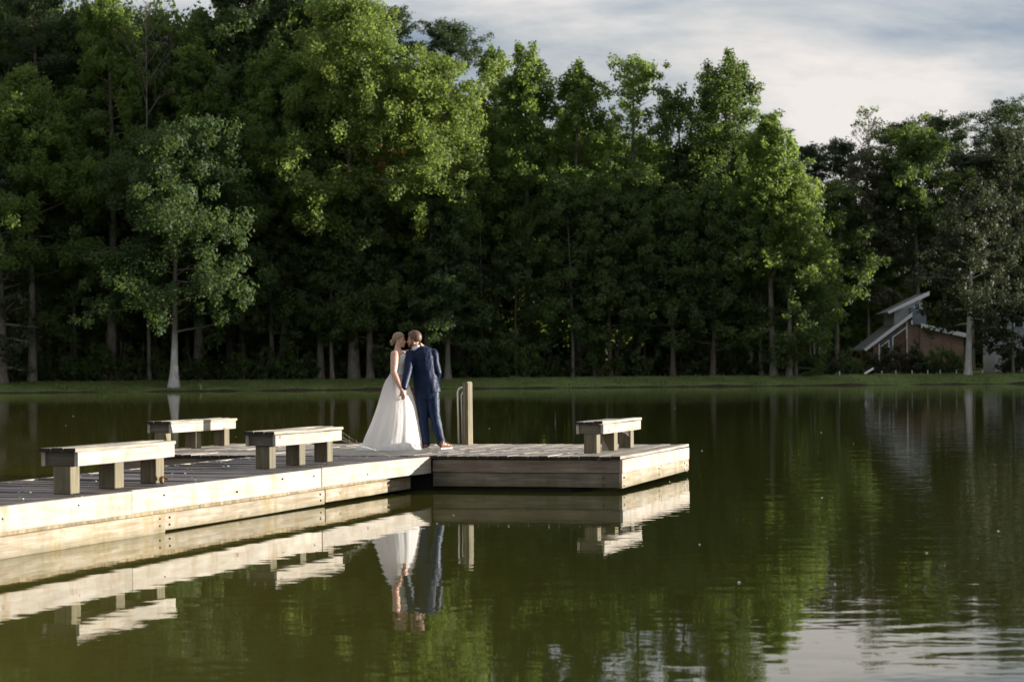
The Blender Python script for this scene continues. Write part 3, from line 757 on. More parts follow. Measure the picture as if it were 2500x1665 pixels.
        def twig(a, d, ln, r, dep):
            n_ = 3; pts = [a]
            for i in range(n_):
                d = (d + Vector((g.gauss(0, .16), g.gauss(0, .16), g.gauss(.06, .1)))).normalized()
                pts.append(pts[-1] + d * ln / n_)
            tb.tube(pts, [r, r * .85, r * .7, r * .5], 5, cap=False)
            if dep > 0:
                for q in range(3):
                    dd = (d + Vector((g.gauss(0, .5), g.gauss(0, .5), g.gauss(.15, .3)))).normalized()
                    twig(at(pts, g.uniform(.45, 1)), dd, ln * g.uniform(.5, .8), r * .5, dep - 1)
            elif g.random() < .35 * airy: cl.append((pts[-1], (.5, .5, .4), up))
        for i in range(13):
            z = cb + hc * (i / 13) ** .9 * .95; az = i * 2.4 + g.uniform(-.4, .4); el = R(g.uniform(35, 62))
            twig(tp(z), Vector((math.cos(az) * math.cos(el), math.sin(az) * math.cos(el), math.sin(el))), Rc * g.uniform(.8, 1.2) * (1 - .45 * i / 13), max(.05, tr_at(z) * .5), 2)
        if not cl: cl.append((tp(H), (.4, .4, .4), up))
        sz = lsize or 0.26; pp_ = per or 30
    elif kind == 'shrub':
        for i in range(int(9 * airy) + 3):
            az = g.uniform(0, 6.28); q = Rc * math.sqrt(g.uniform(0, 1)) * .8
            z0 = H * g.uniform(.3, 1.0) * (1 - .45 * (q / Rc) ** 2)
            tip = Vector((math.cos(az) * q, math.sin(az) * q, z0))
            tb.tube([Vector((tip.x * .15, tip.y * .15, -.1)), Vector((tip.x * .6, tip.y * .6, z0 * .55)), tip], [.05, .035, .012], 5, cap=False)
            for j in range(4):
                f = g.uniform(.3, 1.0)
                c = Vector((tip.x * (.3 + .7 * f), tip.y * (.3 + .7 * f), z0 * f)) + Vector((g.gauss(0, .25), g.gauss(0, .25), g.gauss(0, .2)))
                r_ = g.uniform(.3, .62) * (.4 + .25 * H * .5)
                cl.append((c, (r_, r_, r_ * .8), (c + Vector((0, 0, .3))).normalized()))
        sz = lsize or 0.24; pp_ = per or 120
    sh = .45
    cr = leaves_mesh('crown', cl, LF[leafk], seed + 900, pp_, sz, up=.3 if kind != 'cypress' else .55, slim=.62 if kind != 'pine' else .34, shell=sh)
    tm = tb.mesh('trunk', True); tm.materials.append(M[barkk])
    return tm, cr

# pixel of the 2354-wide photograph -> direction; used only to look up where a tree stands
F = 4577.0
def hz(x): return 858 - (x - 1177) * 0.0087
def at_px(x, Y): return (x - 1177 - (858 - 784) * 0.0087) / F * Y
def z_px(x, y, Y): return CAM_H - (y - hz(x)) / F * Y
def ground_z(X, Y):
    return float(np.interp(Y - shore_y(X), [p[0] for p in prof], [p[1] for p in prof]))

def tree(name, kind, px, top, wpx, dY, cbpx, label, cat, group=None, seed=0, basepx=None, **k):
    X = at_px(px, 213 + dY); Y = shore_y(X) + dY; X = at_px(px, Y)
    gz = ground_z(X, Y)
    H = z_px(px, top, Y) - gz
    cb = max(.6, z_px(px, cbpx, Y) - gz)
    Rc = wpx / F * Y / 2
    tm, cr = grow(kind, H, cb, Rc, seed, **k)
    t = empty(name, (X, Y, gz - .02), 0)
    tag(t, label, cat, group)
    mobj('trunk', tm, None, t); mobj('crown', cr, None, t)
    return t

FR = [
 # name, kind, px, top, width, dY, crown bottom, label, options
 ('cypress_tree', 'broad', 400, 288, 345, 1.6, 770, 'lone cypress with flared whitish trunk standing at the water edge', dict(tr=.36, leafk='cypress', barkk='bark_white', seed=11, lean=(1.4, 0), flare=1.0, plume=.25)),
 ('broadleaf_tree', 'plume', 75, 190, 300, 7, 640, 'broad leafy tree at the left edge with layered sprays', dict(leafk='gum', seed=12)),
 ('broadleaf_tree', 'broad', 5, 330, 150, 5, 850, 'brownish tree added for the hazy brown of the lower left edge', dict(leafk='olive', barkk='bark', tr=.6, seed=13)),  # added tree, stands in for brown haze at the frame edge
 ('pine_tree', 'pine', 95, -70, 290, 15, 190, 'tall dark pine in the top left corner against the sky', dict(leafk='pine', barkk='bark_dark', seed=14, airy=.8)),
 ('broadleaf_tree', 'plume', 255, -20, 190, 11, 480, 'narrow bright green tree between the corner pine and the bare tree', dict(leafk='gum', seed=15, airy=.85)),
 ('bare_tree', 'bare', 345, -25, 150, 9, 270, 'pale leafless tree with upswept grey branches high up on the left', dict(barkk='bark', leafk='brown', tr=.2, seed=16)),
 ('broadleaf_tree', 'plume', 455, 105, 180, 12, 560, 'pointed green tree just right of the leafless tree', dict(leafk='gum', seed=17, airy=.9)),
 ('pine_tree', 'pine', 560, -60, 240, 19, 210, 'dark pine rising above the pointed green tree', dict(leafk='pine', barkk='bark_dark', seed=18)),
 ('pine_tree', 'pine', 700, -70, 230, 20, 250, 'dark pine directly left of the tall sunlit tree', dict(leafk='pine', barkk='bark_dark', seed=19)),
 ('broadleaf_tree', 'plume', 650, 128, 250, 11, 560, 'mid green clumpy tree in front of the two dark pines', dict(leafk='gum', seed=20)),
 ('broadleaf_tree', 'broad', 815, -25, 300, 8, 560, 'tallest tree lit yellow green by the low sun', dict(leafk='oak', seed=21, plume=.3)),
 ('broadleaf_tree', 'broad', 985, 128, 245, 7, 520, 'sunlit yellow green tree leaning right above the couple', dict(leafk='oak', seed=22, lean=(1.2, 0), plume=.3)),
 ('pine_tree', 'pine', 905, 22, 110, 22, 150, 'slim pine crown peeking out behind the tallest sunlit tree', dict(leafk='pine', barkk='bark_dark', seed=23)),
 ('pine_tree', 'pine', 1038, 66, 165, 24, 170, 'round topped pine showing over the leaning sunlit tree', dict(leafk='pine', barkk='bark_dark', seed=24)),
 ('cypress_tree', 'cypress', 1030, 425, 205, 4.5, 790, 'feathery blue green cypress right behind the couple', dict(tr=.28, leafk='cypress', barkk='bark', seed=25)),
 ('broadleaf_tree', 'plume', 1140, 118, 100, 20, 400, 'small tree top with forked twigs left of the tall gum', dict(leafk='gum', seed=26, airy=.8)),
 ('broadleaf_tree', 'plume', 1215, 122, 190, 14, 600, 'tall gum tree with two rounded tips in mid picture', dict(leafk='gum', seed=27)),
 ('broadleaf_tree', 'plume', 1335, 160, 165, 15, 560, 'green tree with a round tip right of the tall gum', dict(leafk='gum', seed=28)),
 ('broadleaf_tree', 'broad', 1462, 132, 175, 17, 430, 'airy tree with a wide ragged flat top and sky gaps', dict(leafk='gum', seed=29, airy=.72)),
 ('broadleaf_tree', 'broad', 1565, 200, 180, 16, 520, 'dark lacy tree with many sky gaps beside the peaked tree', dict(leafk='deep', seed=30, airy=.66)),
 ('broadleaf_tree', 'plume', 1678, 142, 215, 15, 580, 'peaked dark green tree highest on the right of the grove', dict(leafk='deep', seed=31, airy=.85)),
 ('broadleaf_tree', 'plume', 1780, 275, 150, 5.5, 640, 'tree with two thin tips sloping down to the right', dict(leafk='gum', seed=32)),
 ('broadleaf_tree', 'broad', 1815, 385, 150, 4.6, 660, 'bright sunlit tree at the right end of the grove', dict(leafk='oak', seed=33, plume=.3)),
 # shaded middle storey
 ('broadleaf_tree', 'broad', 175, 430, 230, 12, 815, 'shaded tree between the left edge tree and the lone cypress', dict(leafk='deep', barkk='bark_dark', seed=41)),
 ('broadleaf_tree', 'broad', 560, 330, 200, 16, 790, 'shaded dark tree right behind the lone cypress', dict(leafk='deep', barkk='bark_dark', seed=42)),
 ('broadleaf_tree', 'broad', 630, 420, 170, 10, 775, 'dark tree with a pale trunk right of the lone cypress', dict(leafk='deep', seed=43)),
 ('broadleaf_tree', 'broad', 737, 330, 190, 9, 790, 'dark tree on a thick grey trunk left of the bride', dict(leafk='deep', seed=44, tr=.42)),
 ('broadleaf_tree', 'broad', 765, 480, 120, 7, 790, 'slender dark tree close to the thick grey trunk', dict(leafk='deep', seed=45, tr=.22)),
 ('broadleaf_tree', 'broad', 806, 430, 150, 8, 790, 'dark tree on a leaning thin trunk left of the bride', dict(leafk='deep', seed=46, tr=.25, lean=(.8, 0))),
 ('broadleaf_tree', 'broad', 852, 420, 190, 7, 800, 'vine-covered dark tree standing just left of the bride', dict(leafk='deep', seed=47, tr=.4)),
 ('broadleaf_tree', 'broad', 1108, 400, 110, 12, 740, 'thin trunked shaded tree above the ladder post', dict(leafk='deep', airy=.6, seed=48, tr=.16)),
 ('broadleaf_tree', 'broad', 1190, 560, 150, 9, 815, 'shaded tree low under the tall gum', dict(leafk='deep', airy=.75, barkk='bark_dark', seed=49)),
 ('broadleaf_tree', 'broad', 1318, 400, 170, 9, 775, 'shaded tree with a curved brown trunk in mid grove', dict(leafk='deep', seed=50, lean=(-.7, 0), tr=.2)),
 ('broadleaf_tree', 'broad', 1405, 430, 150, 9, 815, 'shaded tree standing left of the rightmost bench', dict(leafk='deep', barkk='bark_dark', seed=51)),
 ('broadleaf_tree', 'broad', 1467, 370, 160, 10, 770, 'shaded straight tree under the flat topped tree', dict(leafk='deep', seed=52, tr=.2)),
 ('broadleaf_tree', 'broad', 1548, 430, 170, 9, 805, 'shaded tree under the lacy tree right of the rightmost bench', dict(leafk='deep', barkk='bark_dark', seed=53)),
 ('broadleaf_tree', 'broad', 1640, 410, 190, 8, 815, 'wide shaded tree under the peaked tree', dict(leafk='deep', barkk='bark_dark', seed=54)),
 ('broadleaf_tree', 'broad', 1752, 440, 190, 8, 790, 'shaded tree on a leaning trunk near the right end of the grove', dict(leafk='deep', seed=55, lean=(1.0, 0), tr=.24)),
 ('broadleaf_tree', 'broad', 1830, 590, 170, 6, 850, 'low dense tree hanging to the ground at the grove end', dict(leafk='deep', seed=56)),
 ('broadleaf_tree', 'broad', 1876, 600, 115, 11, 720, 'small tree on thin pale stems in the gap left of the house', dict(leafk='gum', barkk='bark_pale', seed=57, tr=.10)),
 # trees standing in the open strip behind the grove, where the sun comes through
 ('broadleaf_tree', 'broad', 1232, 410, 95, 31, 800, 'slim sunlit tree shining through the gap under the tall gum', dict(leafk='oak', seed=58, airy=.8)),
 ('broadleaf_tree', 'broad', 1138, 640, 80, 29.5, 830, 'low sunlit sapling glowing between trunks right of the couple', dict(leafk='oak', seed=59, airy=.8)),
 ('broadleaf_tree', 'broad', 1420, 560, 70, 30.5, 800, 'small sunlit tree glinting behind the mid grove trunks', dict(leafk='oak', seed=60, airy=.8)),
 # right-hand shore
 ('broadleaf_tree', 'broad', 1996, 330, 140, 42, 740, 'tall brownish thin-leaved tree with pale trunk left of the house', dict(leafk='brown', barkk='bark', seed=61, airy=.8, tr=.24)),
 ('broadleaf_tree', 'broad', 2104, 300, 200, 42, 560, 'tall dark tree with a long grey trunk rising behind the house', dict(leafk='deep', barkk='bark', seed=62, tr=.42)),
 ('broadleaf_tree', 'broad', 2226, 438, 205, 5, 765, 'olive leaved tree with pale trunk in front of the house', dict(leafk='olive', barkk='bark_pale', seed=63, tr=.38, lean=(1.6, 0))),
 ('broadleaf_tree', 'broad', 2330, 610, 130, 8, 820, 'olive tree at the right edge beside the house end', dict(leafk='olive', seed=64)),
 ('pine_tree', 'pine', 1862, 348, 95, 62, 420, 'small pine crown nearest the grove on the far right shore', dict(leafk='pine', barkk='bark_dark', seed=65)),
 ('pine_tree', 'pine', 1940, 338, 130, 64, 430, 'low wide pine crown left of the scraggly tree', dict(leafk='pine', barkk='bark_dark', seed=66)),
 ('bare_tree', 'bare', 2003, 278, 85, 55, 360, 'scraggly tree with few leaves poking above the far pines', dict(leafk='deep', barkk='bark', seed=67, tr=.18, airy=2.2)),
 ('pine_tree', 'pine', 2078, 294, 150, 60, 400, 'umbrella pine right of the scraggly tree', dict(leafk='pine', barkk='bark_dark', seed=68)),
 ('pine_tree', 'pine', 2172, 280, 165, 64, 390, 'umbrella pine in the middle of the far right group', dict(leafk='pine', barkk='bark_dark', seed=69)),
 ('pine_tree', 'pine', 2318, 255, 190, 58, 390, 'tallest umbrella pine at the right edge', dict(leafk='pine', barkk='bark_dark', seed=70, airy=.85)),
 ('broadleaf_tree', 'broad', 2325, 300, 150, 40, 560, 'yellowish crown below the tallest umbrella pine', dict(leafk='olive', seed=71)),
 ('broadleaf_tree', 'broad', 2235, 350, 190, 46, 620, 'brown-green tree behind the olive tree', dict(leafk='olive', seed=72)),
 ('broadleaf_tree', 'broad', 2060, 390, 190, 44, 640, 'dark brownish tree between the pale trunk and the house', dict(leafk='olive', seed=73)),
 ('broadleaf_tree', 'broad', 1925, 420, 170, 40, 700, 'dark tree in the gap between grove and pale trunk', dict(leafk='deep', seed=74)),
 ('broadleaf_tree', 'plume', 2050, 610, 110, 44, 760, 'young green tree close behind the house roof', dict(leafk='gum', seed=75)),
]
TREES = {}
for (nm, kd, px, top, wpx, dY, cbp, lab, op) in FR:
    op = dict(op)
    t = tree(nm, kd, px, top, wpx, dY, cbp, lab, {'cypress_tree': 'cypress', 'pine_tree': 'pine', 'bare_tree': 'bare tree'}.get(nm, 'tree'), 'trees along the far bank', **op)
    TREES[op['seed']] = t

# extra thin stems of the small tree left of the house
tt = TREES[57]
for dx, ln in ((-.55, -.25), (.35, .5)):
    b = MB(); b.tube([(dx, 0, -.2), (dx + ln * .3, .1, 4), (dx + ln, .2, 9)], [.09, .075, .03], 6); b.build('stem', M['bark_pale'], tt, smooth=True)
# rust-brown dead bough in the sunlit grove
g = random.Random(5); cl = []
for i in range(16): cl.append((Vector((g.gauss(0, 1.6), g.gauss(0, .5), g.gauss(0, 1.0) + i * .02)), (.55, .5, .35), Vector((0, -1, .3))))
o = mobj('dead_bough', leaves_mesh('dead_bough', cl, LF['rust'], 5, 26, .3), None, TREES[21])
o.location = Vector((at_px(898, 216), 214.5, z_px(898, 385, 216))) - TREES[21].location
o['label'] = 'rust-brown dead bough'; o['kind'] = 'stuff'

# trees deeper in the forest: copies of the shaded ones
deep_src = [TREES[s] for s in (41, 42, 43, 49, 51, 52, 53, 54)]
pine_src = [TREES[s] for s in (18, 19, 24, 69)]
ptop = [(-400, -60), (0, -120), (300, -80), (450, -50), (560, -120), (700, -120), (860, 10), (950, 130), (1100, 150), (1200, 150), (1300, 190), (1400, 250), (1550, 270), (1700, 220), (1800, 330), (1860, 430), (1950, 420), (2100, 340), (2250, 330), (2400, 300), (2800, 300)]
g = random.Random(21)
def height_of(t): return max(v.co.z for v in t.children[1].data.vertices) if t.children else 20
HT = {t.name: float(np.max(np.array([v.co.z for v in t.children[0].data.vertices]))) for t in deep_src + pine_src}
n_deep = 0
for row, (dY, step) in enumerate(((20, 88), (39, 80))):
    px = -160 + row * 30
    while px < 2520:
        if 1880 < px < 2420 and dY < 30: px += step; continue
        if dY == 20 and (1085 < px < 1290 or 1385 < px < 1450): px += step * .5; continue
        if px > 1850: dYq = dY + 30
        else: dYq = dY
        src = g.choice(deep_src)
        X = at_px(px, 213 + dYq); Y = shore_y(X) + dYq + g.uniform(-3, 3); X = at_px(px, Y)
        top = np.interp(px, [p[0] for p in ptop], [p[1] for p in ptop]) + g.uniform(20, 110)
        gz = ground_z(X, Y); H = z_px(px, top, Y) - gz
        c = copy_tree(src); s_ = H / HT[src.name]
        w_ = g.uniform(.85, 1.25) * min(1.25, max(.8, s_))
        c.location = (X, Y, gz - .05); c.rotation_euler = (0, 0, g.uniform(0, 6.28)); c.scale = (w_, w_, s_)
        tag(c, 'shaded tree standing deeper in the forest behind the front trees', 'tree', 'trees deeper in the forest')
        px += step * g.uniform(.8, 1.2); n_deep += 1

# dark undergrowth at the foot of the forest
SH = []
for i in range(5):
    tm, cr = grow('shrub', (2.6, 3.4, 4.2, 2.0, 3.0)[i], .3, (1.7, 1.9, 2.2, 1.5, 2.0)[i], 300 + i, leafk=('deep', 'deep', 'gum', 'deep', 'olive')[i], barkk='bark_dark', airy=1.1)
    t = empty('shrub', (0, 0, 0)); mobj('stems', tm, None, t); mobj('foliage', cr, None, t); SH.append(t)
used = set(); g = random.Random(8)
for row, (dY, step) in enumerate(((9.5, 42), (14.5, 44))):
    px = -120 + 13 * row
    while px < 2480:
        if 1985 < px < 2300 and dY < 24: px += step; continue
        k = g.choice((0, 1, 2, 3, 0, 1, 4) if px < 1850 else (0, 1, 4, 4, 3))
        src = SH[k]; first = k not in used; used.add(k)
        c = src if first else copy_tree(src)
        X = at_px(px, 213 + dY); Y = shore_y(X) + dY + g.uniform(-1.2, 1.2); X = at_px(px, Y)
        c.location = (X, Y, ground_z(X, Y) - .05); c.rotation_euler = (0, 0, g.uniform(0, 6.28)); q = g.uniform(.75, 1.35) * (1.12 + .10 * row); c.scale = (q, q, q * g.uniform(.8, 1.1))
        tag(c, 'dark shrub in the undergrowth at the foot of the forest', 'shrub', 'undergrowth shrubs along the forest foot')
        px += step * g.uniform(.7, 1.3)

# far wood closing the view behind, and the wood that carries on along the right-hand shore
def wood_mass(name, boxes, seed, label, per, size):
    g = random.Random(seed); cl = []
    for (x0, x1, y0, y1, z0, z1, n) in boxes:
        for i in range(n):
            x = g.uniform(x0, x1); top = z1 * (.82 + .12 * math.sin(x * .16 + seed) + .08 * math.sin(x * .43))
            c = Vector((x, g.uniform(y0, y1) + .065 * x, z0 + (top - z0) * g.random() ** .8)); r_ = g.uniform(1.6, 2.8)
            cl.append((c, (r_, r_, r_ * .8), Vector((0, -1, .3))))
    o = mobj(name, leaves_mesh(name, cl, LF['deep'], seed, per, size), None)
    tag(o, label, 'woods', kind='stuff')
wood_mass('woodland', [(-130, 40, 282, 306, 3, 34, 1300), (40, 110, 310, 330, 3, 30, 600), (-130, 45, 258, 276, .5, 19, 2100), (40, 110, 300, 312, 1, 14, 700)], 71, 'dark woods far behind closing off the view under the crowns', 17, .75)
wood_mass('woodland', [(68, 175, 205, 219, 1, 10, 330), (64, 108, 219.5, 234, 1, 17, 460), (72, 185, 252, 296, 1, 35, 1100), (-190, -85, 212, 250, 1, 34, 800)], 72, 'woods carrying on along the shore beyond both edges of the view', 17, .75)

# ---------------------------------------------------------------- house on the right-hand shore
def brick_mat():
    m, nt, out = mat('brown_brick'); l = nt.links.new
    tc = N(nt, 'ShaderNodeTexCoord'); mp = N(nt, 'ShaderNodeMapping'); mp.inputs['Rotation'].default_value = (R(90), 0, 0); l(tc.outputs['Object'], mp.inputs['Vector'])
    b = N(nt, 'ShaderNodeTexBrick'); b.inputs['Scale'].default_value = 2.2; b.inputs['Color1'].default_value = (0.28, 0.155, 0.115, 1); b.inputs['Color2'].default_value = (0.36, 0.22, 0.16, 1); b.inputs['Mortar'].default_value = (0.40, 0.34, 0.29, 1)
    l(mp.outputs['Vector'], b.inputs['Vector'])
    n = N(nt, 'ShaderNodeTexNoise'); n.inputs['Scale'].default_value = .7; l(tc.outputs['Object'], n.inputs['Vector'])
    r = ramp(nt, [(0.3, (.7, .7, .7)), (0.7, (1, 1, 1))]); l(n.outputs['Fac'], r.inputs['Fac'])
    mu = mixc(nt, 'MULTIPLY'); mu.inputs[0].default_value = 1; l(b.outputs['Color'], mu.inputs[6]); l(r.outputs['Color'], mu.inputs[7])
    p = N(nt, 'ShaderNodeBsdfPrincipled'); p.inputs['Roughness'].default_value = .85; l(mu.outputs[2], p.inputs['Base Color']); l(p.outputs['BSDF'], out.inputs['Surface']); return m
M['brick'] = brick_mat()
M['siding'] = simple('grey_siding', (0.48, 0.50, 0.52), 0.7, noise=.15, nscale=2)
M['siding_blue'] = simple('blue_grey_siding', (0.20, 0.23, 0.28), 0.7, noise=.15, nscale=2)
M['white'] = simple('white_paint', (0.88, 0.89, 0.90), 0.5, noise=.08, nscale=3)
M['shingle'] = simple('dark_shingle', (0.15, 0.15, 0.155), 0.85, noise=.3, nscale=8)
M['glass'] = simple('dark_blue_glass', (0.030, 0.085, 0.15), 0.12)
M['curtain'] = simple('brown_wood_panel', (0.15, 0.085, 0.045), 0.7, noise=.4, nscale=2)
HY = 237.0
HX = at_px(2080, HY); HZ = 1.15
house = empty('house', (HX, HY, HZ))
tag(house, 'brick lake house with steep white edged roofs half hidden by an olive leaved tree', 'house')
def hp(xc, yc):
    x = (1900 + xc / 3.925) / 1.062; y = (650 + yc / 3.925) / 1.062
    return (at_px(x, HY) - HX, z_px(x, y, HY) - HZ)
def hprism(name, pts, y0, y1, m_, parent=None):
    b = MB(); b.prism([hp(*p) for p in pts], y0, y1)
    return b.build(name, m_, parent or house)
GR = 1062
hprism('brick_wall', [(915, GR), (915, 766), (1276, 508), (1352, 560), (1352, GR)], 0.0, 9.0, M['brick'])
hprism('brick_wall', [(1354, GR), (1354, 585), (1770, 680), (1770, GR)], -0.6, 8.0, M['brick'])
hprism('roof', [(822, 800), (1282, 455), (1282, 472), (830, 812)], -0.55, 9.4, M['shingle'])
hprism('fascia', [(816, 794), (1282, 444), (1282, 484), (834, 816)], -0.64, -0.56, M['white'])
hprism('upper_wall', [(1140, 560), (1140, 428), (1412, 296), (1412, 560)], 1.4, 8.0, M['siding'])
up_roof = hprism('roof', [(1068, 440), (1466, 248), (1466, 266), (1074, 452)], 0.75, 8.7, M['shingle'])
hprism('fascia', [(1062, 434), (1470, 238), (1470, 277), (1078, 456)], 0.65, 0.74, M['white'])
hprism('dormer_wall', [(1280, 560), (1280, 396), (1420, 440), (1420, 560)], -0.35, 1.35, M['siding_blue'])
hprism('corner_trim', [(1274, 560), (1274, 520), (1288, 520), (1288, 560)], -0.42, -0.36, M['white'])
hprism('roof', [(1358, 560), (1790, 655), (1790, 672), (1358, 580)], -1.1, 8.5, M['shingle'])
hprism('fascia', [(1356, 552), (1792, 646), (1792, 686), (1356, 592)], -1.2, -1.11, M['white'])
w = hprism('window', [(1330, 428), (1330, 392), (1384, 358), (1384, 428)], 1.33, 1.39, M['white'])
hprism('pane', [(1338, 423), (1338, 396), (1377, 371), (1377, 423)], 1.27, 1.325, M['glass'], w)
# glazed gable: sloping clerestory panes over timber panels, white bars
w = hprism('window', [(968, 1010), (968, 752), (1236, 562), (1236, 1010)], -0.05, -0.01, M['siding_blue'])
hprism('pane', [(972, 775), (972, 756), (1232, 568), (1232, 590), (1104, 676), (1098, 760), (1066, 760), (1062, 712)], -0.10, -0.06, M['glass'], w)
hprism('panel', [(976, 1000), (976, 790), (1058, 722), (1058, 1000)], -0.10, -0.06, M['curtain'], w)
hprism('panel', [(1106, 1000), (1106, 690), (1228, 604), (1228, 1000)], -0.10, -0.06, M['curtain'], w)
for bar in ([(963, 1000), (963, 745), (975, 737), (975, 1000)], [(1057, 1000), (1057, 712), (1067, 704), (1067, 1000)], [(1094, 1000), (1094, 676), (1106, 667), (1106, 1000)], [(1229, 1000), (1229, 540), (1241, 531), (1241, 1000)]):
    hprism('bar', bar, -0.20, -0.11, M['white'], w)
for bar in ([(975, 787), (975, 773), (1057, 708), (1057, 722)], [(1106, 683), (1106, 669), (1229, 580), (1229, 594)]):
    hprism('bar', bar, -0.19, -0.115, M['white'], w)
# right-hand wing, glimpsed through leaves
hprism('siding_wall', [(2120, GR), (2120, 440), (2560, 440), (2560, GR)], 2.0, 8.0, M['siding'])
hprism('fascia', [(2100, 425), (2580, 425), (2580, 447), (2100, 447)], 1.2, 1.3, M['white'])
hprism('roof', [(2105, 426), (2180, 330), (2560, 330), (2575, 426)], 1.31, 8.4, M['shingle'])
hprism('fascia', [(2170, 314), (2570, 314), (2570, 331), (2170, 331)], 1.2, 1.3, M['white'])
w = hprism('window', [(2300, 590), (2300, 476), (2400, 476), (2400, 590)], 1.90, 1.99, M['white'])
hprism('pane', [(2312, 580), (2312, 488), (2388, 488), (2388, 580)], 1.84, 1.89, M['glass'], w)

# bushes before the house
hb = []
for i, (px, hh_, ww_, dY, lk, lab) in enumerate(((2030, 3.4, 2.6, 15, 'olive', 'round dark bush at the left corner of the house'), (2085, 4.2, 3.0, 14, 'olive', 'tallest bush below the slanted house window'), (2140, 4.4, 3.0, 14.5, 'deep', 'broad dark bush below the brick wall of the house'), (2188, 3.8, 2.6, 13, 'deep', 'dark bush between the brick wall and the pale trunk'))):
    tm, cr = grow('shrub', hh_, .2, ww_, 400 + i, leafk=lk, barkk='bark_dark', airy=2.0)
    X = at_px(px, 216 + dY); Y = shore_y(X) + dY; X = at_px(px, Y)
    t = empty('bush', (X, Y, ground_z(X, Y) - .05)); mobj('stems', tm, None, t); mobj('foliage', cr, None, t)
    tag(t, lab, 'bush', 'bushes in front of the house')
# little white stakes on the bank and a white board lying on the slope
STK = ('lone small white stake left of the white board', 'small white stake nearest the white board', 'second small white stake right of the white board', 'small white stake below the tall house window', 'small white stake below the brick wall middle',
       'small white stake two places left of the pale trunk', 'last small white stake before the pale trunk', 'small white stake right of the pale trunk')
for i, xc in enumerate((590, 995, 1130, 1285, 1435, 1555, 1710, 1960)):
    x = (1900 + xc / 3.925) / 1.062; Y = shore_y(at_px(x, 220)) + 6.5; X = at_px(x, Y)
    b = MB(); b.tube([(0, 0, -.1), (0, 0, .34)], [.035, .035], 6); b.ell((0, 0, .36), (.06, .06, .05), 8, 5)
    tag(b.build('garden_stake', M['white'], None, (X, Y, ground_z(X, Y))), STK[i] + ' on the grass bank', 'stake', 'white stakes along the bank')
Xa = at_px((1900 + 862 / 3.925) / 1.062, 221.5)
b = MB(); b.box(-.58, .58, -.10, .10, -.03, .03)
o = b.build('white_board', M['white'], None, (Xa, shore_y(Xa) + 6.8, 1.16 + .36), (R(70), R(-31), 0))
tag(o, 'long white board propped slanting on the grass left of the house', 'board')

# ---------------------------------------------------------------- the couple
from mathutils import noise as mnoise
M['skin'] = simple('skin', (0.56, 0.34, 0.255), 0.5, noise=.06, nscale=14, sss=.12)
M['skin_m'] = simple('skin_tanned', (0.50, 0.29, 0.21), 0.5, noise=.06, nscale=14, sss=.12)
M['hair_b'] = simple('dark_blond_hair', (0.30, 0.20, 0.105), 0.45, noise=.5, nscale=60, bump=.5)
M['hair_m'] = simple('brown_hair', (0.135, 0.075, 0.040), 0.5, noise=.5, nscale=70, bump=.5)
M['beard'] = simple('short_beard', (0.15, 0.085, 0.05), 0.8, noise=.4, nscale=120)
M['brow'] = simple('eyebrow', (0.07, 0.042, 0.026), 0.8)
M['lip'] = simple('lips', (0.42, 0.16, 0.13), 0.4)
def cloth(name, col, col2, sheen=0.3, scale=220.0, rough=0.8, nb=0.25):
    m, nt, out = mat(name); l = nt.links.new
    tc = N(nt, 'ShaderNodeTexCoord'); n = N(nt, 'ShaderNodeTexNoise'); n.inputs['Scale'].default_value = 9; n.inputs['Detail'].default_value = 5; l(tc.outputs['Object'], n.inputs['Vector'])
    r = ramp(nt, [(0.3, col), (0.7, col2)]); l(n.outputs['Fac'], r.inputs['Fac'])
    b = N(nt, 'ShaderNodeBsdfPrincipled'); b.inputs['Roughness'].default_value = rough; b.inputs['Sheen Weight'].default_value = sheen; b.inputs['Specular IOR Level'].default_value = .22; b.inputs['Sheen Roughness'].default_value = .4
    l(r.outputs['Color'], b.inputs['Base Color'])
    bp = N(nt, 'ShaderNodeBump'); bp.inputs['Strength'].default_value = nb; bp.inputs['Distance'].default_value = 0.01; l(n.outputs['Fac'], bp.inputs['Height']); l(bp.outputs['Normal'], b.inputs['Normal'])
    l(b.outputs['BSDF'], out.inputs['Surface']); return m
M['navy'] = cloth('navy_wool', (0.002, 0.0085, 0.032), (0.003, 0.014, 0.050), .03, rough=.5)
M['navy_t'] = cloth('navy_trouser', (0.003, 0.012, 0.040), (0.005, 0.019, 0.058), .03, rough=.5)
M['shirt'] = simple('white_shirt', (0.74, 0.76, 0.80), 0.7)
M['lace'] = cloth('ivory_lace', (0.50, 0.50, 0.49), (0.78, 0.77, 0.75), .1, rough=.5, nb=.8)
M['brown'] = simple('brown_leather', (0.16, 0.07, 0.035), 0.45, noise=.3, nscale=20)
M['sole'] = simple('pale_sole', (0.60, 0.55, 0.48), 0.6)
M['pearl'] = simple('pearl', (0.75, 0.72, 0.68), 0.2)
